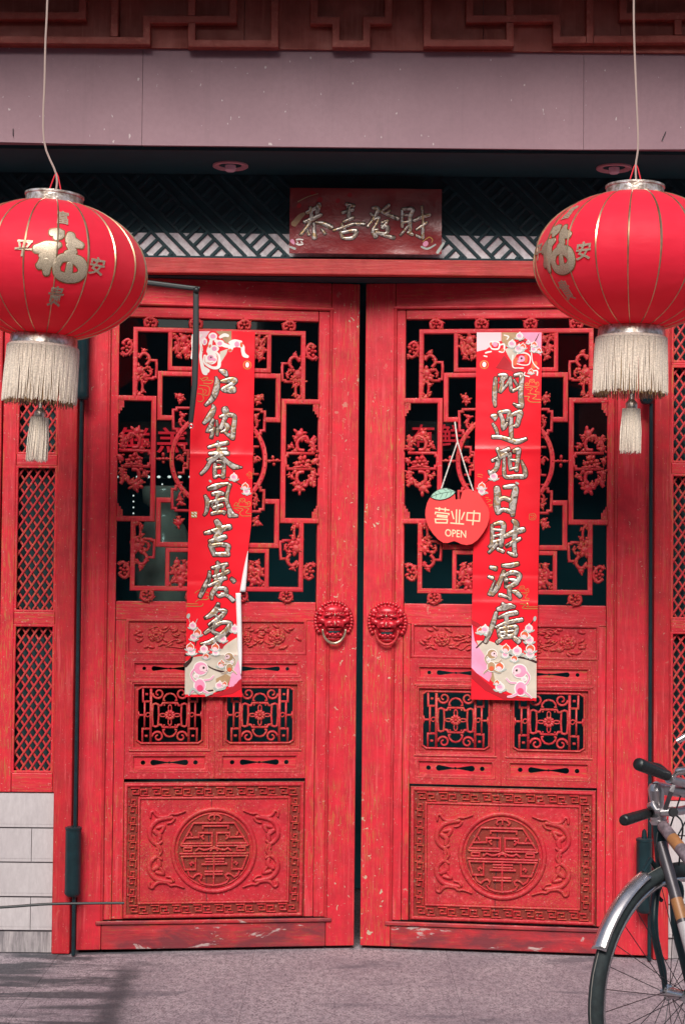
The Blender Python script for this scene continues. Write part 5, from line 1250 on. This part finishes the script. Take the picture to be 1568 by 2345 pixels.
    MB().tube(spline(pts, 4), .0034, 6).build('hanging_wire', 'wire', par, True)
    return par
YL = -.86
lantern(113, 620, YL, 225, None, None, 'red lantern with cream fringe hanging at the left, cut by the photo edge', rad(4), rad(6), [(109, 0), (105, 90), (103, 180), (101, 320)], rad(3.4))
lantern(1449, 600, YL, 228, None, None, 'red lantern with cream fringe hanging at the right, above the bicycle', rad(-2.8), rad(-50), [(1450, 0), (1451, 90), (1456, 220), (1460, 330)], rad(1.2))

# ------------------------------------------------------------------ things inside the shop
def inside(px, py, Y): return onY(px, py, Y)
ns = thing('sign_reflection', 'red glowing letters behind the left door glass, standing in for a reflected sign', 'sign')  # glowing letters take the place of a street sign mirrored in the glass
for (txt, px) in (('鲜', 308), ('羔', 395)):
    v = inside(px, 1008, .55); vs, fs = glyphs(txt, 76*(DIST+.55)/F, .0012, .004)
    MB().add([(v.x+a[0], v.y-a[2], v.z+a[1]*.82) for a in vs], fs).build('sign_character', 'sign_reflection_glow', ns)
v = inside(350, 1008, .57); MB().box(v.x-.18, v.x+.18, .57, .60, v.z-.075, v.z+.075).build('sign_reflection_box', 'iron', ns)
ns = thing('sign_reflection', 'red glowing letters behind the right door glass, standing in for a reflected sign', 'sign')
for (txt, px) in (('有', 968), ('鲜', 1032)):
    v = inside(px, 998, .55); vs, fs = glyphs(txt, 56*(DIST+.55)/F, .001, .004)
    MB().add([(v.x+a[0], v.y-a[2], v.z+a[1]) for a in vs], fs).build('sign_character', 'sign_reflection_glow', ns)
v = inside(1000, 998, .57); MB().box(v.x-.13, v.x+.13, .57, .60, v.z-.06, v.z+.06).build('sign_reflection_box', 'iron', ns)
v = inside(372, 1440, .5); sc_ = (DIST+.5)/F
vs_ = thing('glazed_vase', 'tall grey glazed vase standing behind the left door glass', 'vase', (v.x, .5, 0))
zv = inside(372, 1300, .5).z
MB().lathe([(.0005, zv-.35), (.07, zv-.35), (.08, zv-.33), (.10, zv-.15), (.12, zv), (.115, zv+.10), (.085, zv+.17), (.06, zv+.20), (.055, zv+.24), (.085, zv+.26), (.088, zv+.32), (.08, zv+.325), (.078, zv+.26)], 40).build('vase_body', 'vase', vs_, 'all')
MB().box(-.25, .25, -.15, .15, .02, zv-.351).build('vase_stand', 'teal', vs_, bevel=.01)
ls = thing('bulb_string', 'string of small white bulbs behind the left door glass', 'string lights')
for (px, py) in [(268+24*i, 1092) for i in range(8)]+[(306, 1135+13.5*i) for i in range(6)]+[(346, 1109), (372, 1109), (415, 1109), (258, 1258)]:
    v = inside(px, py, .3); r_ = .0052 if py == 1092 else .0034; mb = MB(); mb.ell((v.x, .3, v.z), (r_*1.4 if py == 1092 else r_, r_, r_), 8, 6); mb.build('bulb', 'bulb', ls, 'all')
a, b = inside(262, 1095, .303), inside(445, 1095, .303); MB().tube([(a.x, .308, a.z), (b.x, .308, b.z)], .002, 5).build('cable', 'iron', ls)
a, b = inside(306, 1095, .303), inside(306, 1215, .303); MB().tube([(a.x, .308, a.z), (b.x, .308, b.z)], .0015, 5).build('cable', 'iron', ls)

# ------------------------------------------------------------------ thin bar at lower left
tb = thing('metal_bar', 'thin dark grey bar reaching in from the lower left corner', 'bar')
P = [pY(-260, 2092, -.75), pY(0, 2078, -.75), pY(120, 2070, -.75), pY(285, 2068, -.75)]
MB().tube(spline(P, 4), .0044, 8).build('bar_rod', 'iron', tb, True)
w_ = pY(-260, 2092, -.75); MB().tube([w_, (w_[0], w_[1], .003)], .008, 8).build('bar_foot', 'frame', tb)

# ------------------------------------------------------------------ bicycle
bk = thing('bicycle', 'old dark bicycle with silver mudguard parked at the right edge', 'bicycle')
DH = 4.30
def PD(px, py, D): return onY(px, py, D-DIST)
Hb = PD(1551, 2269, DH); Rw = .335; Hb.z = Rw
TH = rad(40); wd = Vector((cos(TH), sin(TH), 0)); up = Vector((-.03, .02, 1)).normalized(); ax = wd.cross(up).normalized()
up = ax.cross(wd).normalized()
def wheel(H, wd, up, ax, par):
    wh = MB(); n = 64
    c = lambda r_, n=64: [tuple(H+(wd*cos(2*pi*i/n)+up*sin(2*pi*i/n))*r_) for i in range(n)]
    t = wh.tube(c(Rw-.019), .019, 12, closed=True).build('tyre', 'tyre', par, 'all')
    MB().tube(c(Rw-.042), .009, 8, closed=True).build('rim', 'chrome', t, 'all')
    mb = MB(); mb.tube([tuple(H+(wd*cos(2*pi*i/160)+up*sin(2*pi*i/160))*(Rw-.0002)+ax*.0014*noise.noise(Vector((i*.35, 0, 0)))) for i in range(160)], .0011, 4, closed=True); mb.build('mould_line', 'seam', t)
    for i in range(32):
        g = 2*pi*i/32; g2 = g+(.22 if (i//2) % 2 else -.22); sd_ = .028 if i % 2 else -.028
        a = H+ax*sd_+(wd*cos(g2)+up*sin(g2))*.018; b = H+(wd*cos(g)+up*sin(g))*(Rw-.045)
        MB().tube([tuple(a), tuple(b)], .0011, 5).build('spoke', 'spoke', t)
    MB().tube([tuple(H-ax*.052), tuple(H-ax*.034), tuple(H-ax*.030), tuple(H-ax*.026), tuple(H+ax*.026), tuple(H+ax*.030), tuple(H+ax*.034), tuple(H+ax*.052)], [.006, .008, .022, .014, .014, .022, .008, .006], 16).build('hub', 'chrome', t, True)
    return t
wheel(Hb, wd, up, ax, bk)
At = PD(1506, 1868, DH+.02); Bt = PD(1517, 1990, DH+.015)      # head tube ends
axd = (At-Bt).normalized()
MB().tube([tuple(Bt), tuple(Bt+axd*.01), tuple(At-axd*.02)], [.019, .0185, .0185], 16).build('head_tube', 'blk', bk, True)
MB().tube([tuple(At-axd*.022), tuple(At-axd*.012), tuple(At-axd*.010), tuple(At-axd*.002), tuple(At), tuple(At+axd*.012)], [.019, .024, .020, .022, .0165, .014], 18).build('headset', 'steel', bk, True)
Tp = PD(1500, 1800, DH+.0)
MB().tube([tuple(At+axd*.005), tuple(At*.5+Tp*.5), tuple(Tp-axd*.006), tuple(Tp+axd*.006)], [.0135, .0185, .0215, .0150], 18).build('stem_quill', 'steel', bk, True)
MB().tube([tuple(Tp+axd*.0062), tuple(Tp+axd*.0075)], [.008, .008], 12).build('stem_bolt', 'spoke', bk)
Ex = PD(1600, 1818, DH+.10)
MB().tube([tuple(Tp-axd*.004), tuple(Tp*.4+Ex*.6-axd*.002), tuple(Ex)], [.0165, .0155, .016], 16).build('stem_extension', 'steel', bk, True)
# handlebar
hb_ = [PD(1530, 1784, DH-.04), PD(1562, 1792, DH+.02), PD(1592, 1806, DH+.08), Ex, PD(1602, 1838, DH+.16), PD(1560, 1856, DH+.13), PD(1500, 1858, DH+.06)]
MB().tube(spline([tuple(p) for p in hb_], 5), .0118, 12).build('handlebar', 'steel', bk, True)
def grip(a, b, r0, r1, n=26):
    pts = [tuple(a+(b-a)*i/n) for i in range(n+1)]; MB().tube(pts, [(r0+(r1-r0)*i/n)*(1+.035*((i % 3) == 0))*(0.86 if i == 0 else 1) for i in range(n+1)], 16).build('handlebar_grip', 'grip', bk, 'all')
grip(PD(1459, 1749, DH-.13), PD(1527, 1776, DH-.05), .0165, .0135)
MB().tube(spline([tuple(PD(1482, 1752, DH-.09)), tuple(PD(1505, 1757, DH-.06)), tuple(PD(1524, 1772, DH-.04))], 4), [.010]*4+[.011]*4+[.009], 10).build('bell_housing', 'grip', bk, True)
grip(PD(1427, 1879, DH-.10), PD(1496, 1858, DH+.05), .0145, .0125)
MB().tube([tuple(PD(1426.5, 1879.3, DH-.102)), tuple(PD(1428, 1878.8, DH-.099))], [.009, .009], 12).build('grip_plug', 'spoke', bk)
# levers and clamps
MB().tube([tuple(PD(1541, 1798, DH-.03)), tuple(PD(1536, 1812, DH-.035)), tuple(PD(1522, 1852, DH-.02))], [.0065, .008, .0075], 4).build('shift_lever', 'frame', bk)
mb = MB(); p1, p2 = PD(1512, 1860, DH-.012), PD(1541, 1858, DH-.02)
mb.tube([tuple(p1), tuple(p2)], [.010, .0125], 14); mb.build('lever_clamp', 'steel', bk, True)
MB().tube([tuple(PD(1540, 1860, DH-.035)), tuple(PD(1542, 1860, DH-.045))], [.0125, .011], 14).build('clamp_cap', 'spoke', bk, True)
MB().tube([tuple(PD(1489, 1846, DH+.01)), tuple(PD(1494, 1842, DH-.005)), tuple(PD(1502, 1856, DH-.018)), tuple(PD(1510, 1856, DH-.02))], [.011, .010, .006, .008], 10).build('clamp_bolt', 'steel', bk, True)
MB().tube(spline([tuple(PD(1535, 1786, DH-.035)), tuple(PD(1550, 1768, DH-.04)), tuple(PD(1568, 1764, DH-.05)), tuple(PD(1600, 1750, DH-.08))], 4), [.006]*4+[.011]*4+[.010]*4+[.007], 10).build('brake_lever', 'chrome', bk, True)
MB().tube([tuple(PD(1548, 1698, DH-.12)), tuple(PD(1580, 1680, DH-.12)), tuple(PD(1612, 1668, DH-.12))], [.0075, .0085, .008], 12).build('brake_lever', 'chrome', bk, True)
# cables
for P in ([(1560, 1815, .06), (1548, 1850, .0), (1538, 1880, -.02), (1530, 1905, .01)], [(1540, 1862, -.01), (1558, 1878, -.03), (1562, 1900, -.03), (1558, 1930, -.01), (1553, 1985, .0), (1548, 2030, .02)], [(1600, 1830, .05), (1575, 1870, .0), (1550, 1915, -.02)], [(1505, 1905, -.01), (1502, 1935, -.02), (1507, 1965, -.02), (1522, 2005, -.02)]):
    MB().tube(spline([tuple(PD(x, y, DH+d)) for x, y, d in P], 5), .0023, 6).build('brake_cable', 'iron', bk, True)
# frame tubes run towards the camera and to the right
S0 = PD(1514, 1888, DH-.005); D0v = PD(1568, 1958, DH-.115); dirT = (D0v-S0).normalized()
S1 = PD(1514, 1940, DH-.005); D1v = PD(1569, 2135, DH-.13); dirD = (D1v-S1).normalized()
def tubeseg(a, dr, l0, l1, r_, name, mat, n=18): MB().tube([tuple(a+dr*l0), tuple(a+dr*(l0+l1)/2), tuple(a+dr*l1)], r_, n).build(name, mat, bk, True)
LT = (D0v-S0).length; LD = (D1v-S1).length
mb = MB(); mb.tube([tuple(S0-dirT*.004), tuple(S0+dirT*.001), tuple(S0+dirT*.006), tuple(S0+dirT*LT*.46)], [.006, .012, .0155, .0155], 18); mb.build('top_tube', 'worn', bk, True)
tubeseg(S0, dirT, LT*.46, LT*.78, .0158, 'tube_decal', 'orb'); tubeseg(S0, dirT, LT*.78, .50, .0155, 'top_tube', 'worn')
tubeseg(S1, dirD, -.01, LD*.62, .0155, 'down_tube', 'frame'); tubeseg(S1, dirD, LD*.62, LD*.86, .0158, 'tube_decal', 'orb'); tubeseg(S1, dirD, LD*.86, LD*.90, .0156, 'tube_decal', 'frame')
tubeseg(S1, dirD, LD*.90, LD*1.45, .0158, 'tube_decal', 'wht'); tubeseg(S1, dirD, LD*1.45, .52, .0155, 'down_tube', 'frame')
# fork
cr = Bt-axd*.03
MB().tube([tuple(Bt), tuple(cr)], [.018, .016], 14).build('fork_crown', 'blk', bk, True)
for sg in (1, -1):
    a = cr+ax*sg*.026; m_ = Hb+up*.17-wd*.045+ax*sg*.036; e_ = Hb+ax*sg*.040
    MB().tube(spline([tuple(cr-axd*.002), tuple(a-axd*.02), tuple(m_), tuple(Hb+up*.05-wd*.008+ax*sg*.04), tuple(e_)], 5), [.013]*6+[.0115]*5+[.010]*5+[.008]*5, 10).build('fork_blade', 'blk', bk, True)
    MB().tube([tuple(e_-ax*sg*.004), tuple(e_+ax*sg*.012)], .009, 6).build('axle_nut', 'steel', bk)
# mudguard
mb = MB(); vs = []; n = 26; a0, a1 = rad(111), rad(153); k_ = 9
for layer in (0, .0016):
    for i in range(n+1):
        g = a0+(a1-a0)*i/n
        for j in range(k_):
            u = -1+2*j/(k_-1); r_ = Rw+.014-.012*u*u*1.0-layer
            vs.append(tuple(Hb+(wd*cos(g)+up*sin(g))*r_+ax*u*.024))
N_ = (n+1)*k_
fs = [(l*N_+i*k_+j, l*N_+(i+1)*k_+j, l*N_+(i+1)*k_+j+1, l*N_+i*k_+j+1) for l in (0, 1) for i in range(n) for j in range(k_-1)]
for i in range(n): fs += [(i*k_, (i+1)*k_, N_+(i+1)*k_, N_+i*k_), (i*k_+k_-1, (i+1)*k_+k_-1, N_+(i+1)*k_+k_-1, N_+i*k_+k_-1)]
for j in range(k_-1): fs += [(j, j+1, N_+j+1, N_+j), (n*k_+j, n*k_+j+1, N_+n*k_+j+1, N_+n*k_+j)]
mb.add(vs, fs).build('mudguard', 'chrome', bk, 'all')
gm = a0; MB().tube([tuple(Hb+(wd*cos(gm)+up*sin(gm))*(Rw+.012)), tuple(Hb+(wd*cos(gm-.1)+up*sin(gm-.1))*(Rw+.03)), tuple(cr)], [.006, .007, .006], 8).build('mudguard_mount', 'blk', bk, True)
# caliper brake
for sg in (1, -1):
    MB().tube(spline([tuple(cr+wd*.02), tuple(cr+wd*.02+ax*sg*.035-axd*.005), tuple(cr+wd*.015+ax*sg*.04-axd*.04), tuple(cr+wd*.01+ax*sg*.022-axd*.055)], 4), .0055, 8).build('brake_caliper', 'blk', bk, True)
# rear half of the bicycle (outside the photograph)
fw = Vector((dirT.x, dirT.y, 0)).normalized(); BB = S1+dirD*.52; BB.z = max(BB.z, .27); sdv = Vector((-fw.y, fw.x, 0)); zu = Vector((0, 0, 1))
St = BB+zu*.48+fw*.12; Hr = BB+fw*.43; Hr.z = Rw
MB().tube([tuple(BB), tuple(St)], .0145, 14).build('seat_tube', 'frame', bk, True)
MB().tube([tuple(S1+dirD*.50), tuple(BB)], .0150, 14).build('down_tube', 'frame', bk, True)
tt = S0+dirT*.49; MB().tube([tuple(tt), tuple(BB*.55+St*.45)], .015, 14).build('top_tube', 'worn', bk, True)
MB().tube([tuple(BB-sdv*.04), tuple(BB+sdv*.04)], .02, 14).build('bottom_bracket', 'frame', bk, True)
for sg in (1, -1):
    MB().tube([tuple(BB+sdv*sg*.03), tuple(Hr+sdv*sg*.055)], .008, 8).build('chain_stay', 'frame', bk); MB().tube([tuple(St-zu*.05), tuple(Hr+sdv*sg*.055)], .007, 8).build('seat_stay', 'frame', bk)
    c0 = BB+sdv*sg*.055; c1 = c0+(zu*.15+fw*.08)*sg; MB().tube([tuple(BB+sdv*sg*.03), tuple(c0), tuple(c1)], .008, 8).build('crank_arm', 'steel', bk)
    MB().box(-.04, .04, -.045, .045, -.01, .01).warp(lambda x, y, z: tuple(c1+sdv*sg*.05+fw*x+sdv*y+zu*z)).build('pedal', 'grip', bk)
wheel(Hr, fw, Vector((0, 0, 1)), fw.cross(zu).normalized(), bk)
MB().tube([tuple(St), tuple(St+zu*.08+fw*.02)], .012, 12).build('seat_post', 'chrome', bk, True)
mb = MB(); sc0 = St+zu*.10+fw*.02
mb.tube([tuple(sc0-fw*.15), tuple(sc0-fw*.13), tuple(sc0), tuple(sc0+fw*.09), tuple(sc0+fw*.12)], [.01, .022, .035, .075, .05], 16)
mb.warp(lambda x, y, z: (x, y, sc0.z+(z-sc0.z)*.45)); mb.build('saddle', 'grip', bk, 'all')

# ------------------------------------------------------------------ unseen house across the lane, added to darken reflections and cut low sky light
oh = thing('added_lane_house', 'unseen grey house added across the lane to darken reflections and cut low sky light', 'house')
MB().box(-14, .35, -9.6, -9.2, 0, 6.0).build('wall', 'wallg', oh); MB().box(1.45, 14, -9.6, -9.2, 0, 6.0).build('wall', 'wallg', oh); MB().box(.35, 1.45, -9.55, -9.25, 0, 3.62).build('added_low_wall', 'wallg', oh)  # gap above the low wall shaped so the left glass reflects sky
MB().box(-14.3, .3, -9.9, -8.9, 6.0, 6.15).build('roof', 'teal', oh); MB().box(1.5, 14.3, -9.9, -8.9, 6.0, 6.15).build('roof', 'teal', oh)  # roofs of the added unseen house
for i in range(9):
    x = -11+i*2.6
    f_ = MB().box(x, x+1.5, -9.2, -9.14, 1.0, 2.6).build('added_window_frame', 'lat', oh); MB().box(x+.08, x+1.42, -9.14, -9.135, 1.08, 2.52).build('pane', 'teal', f_)
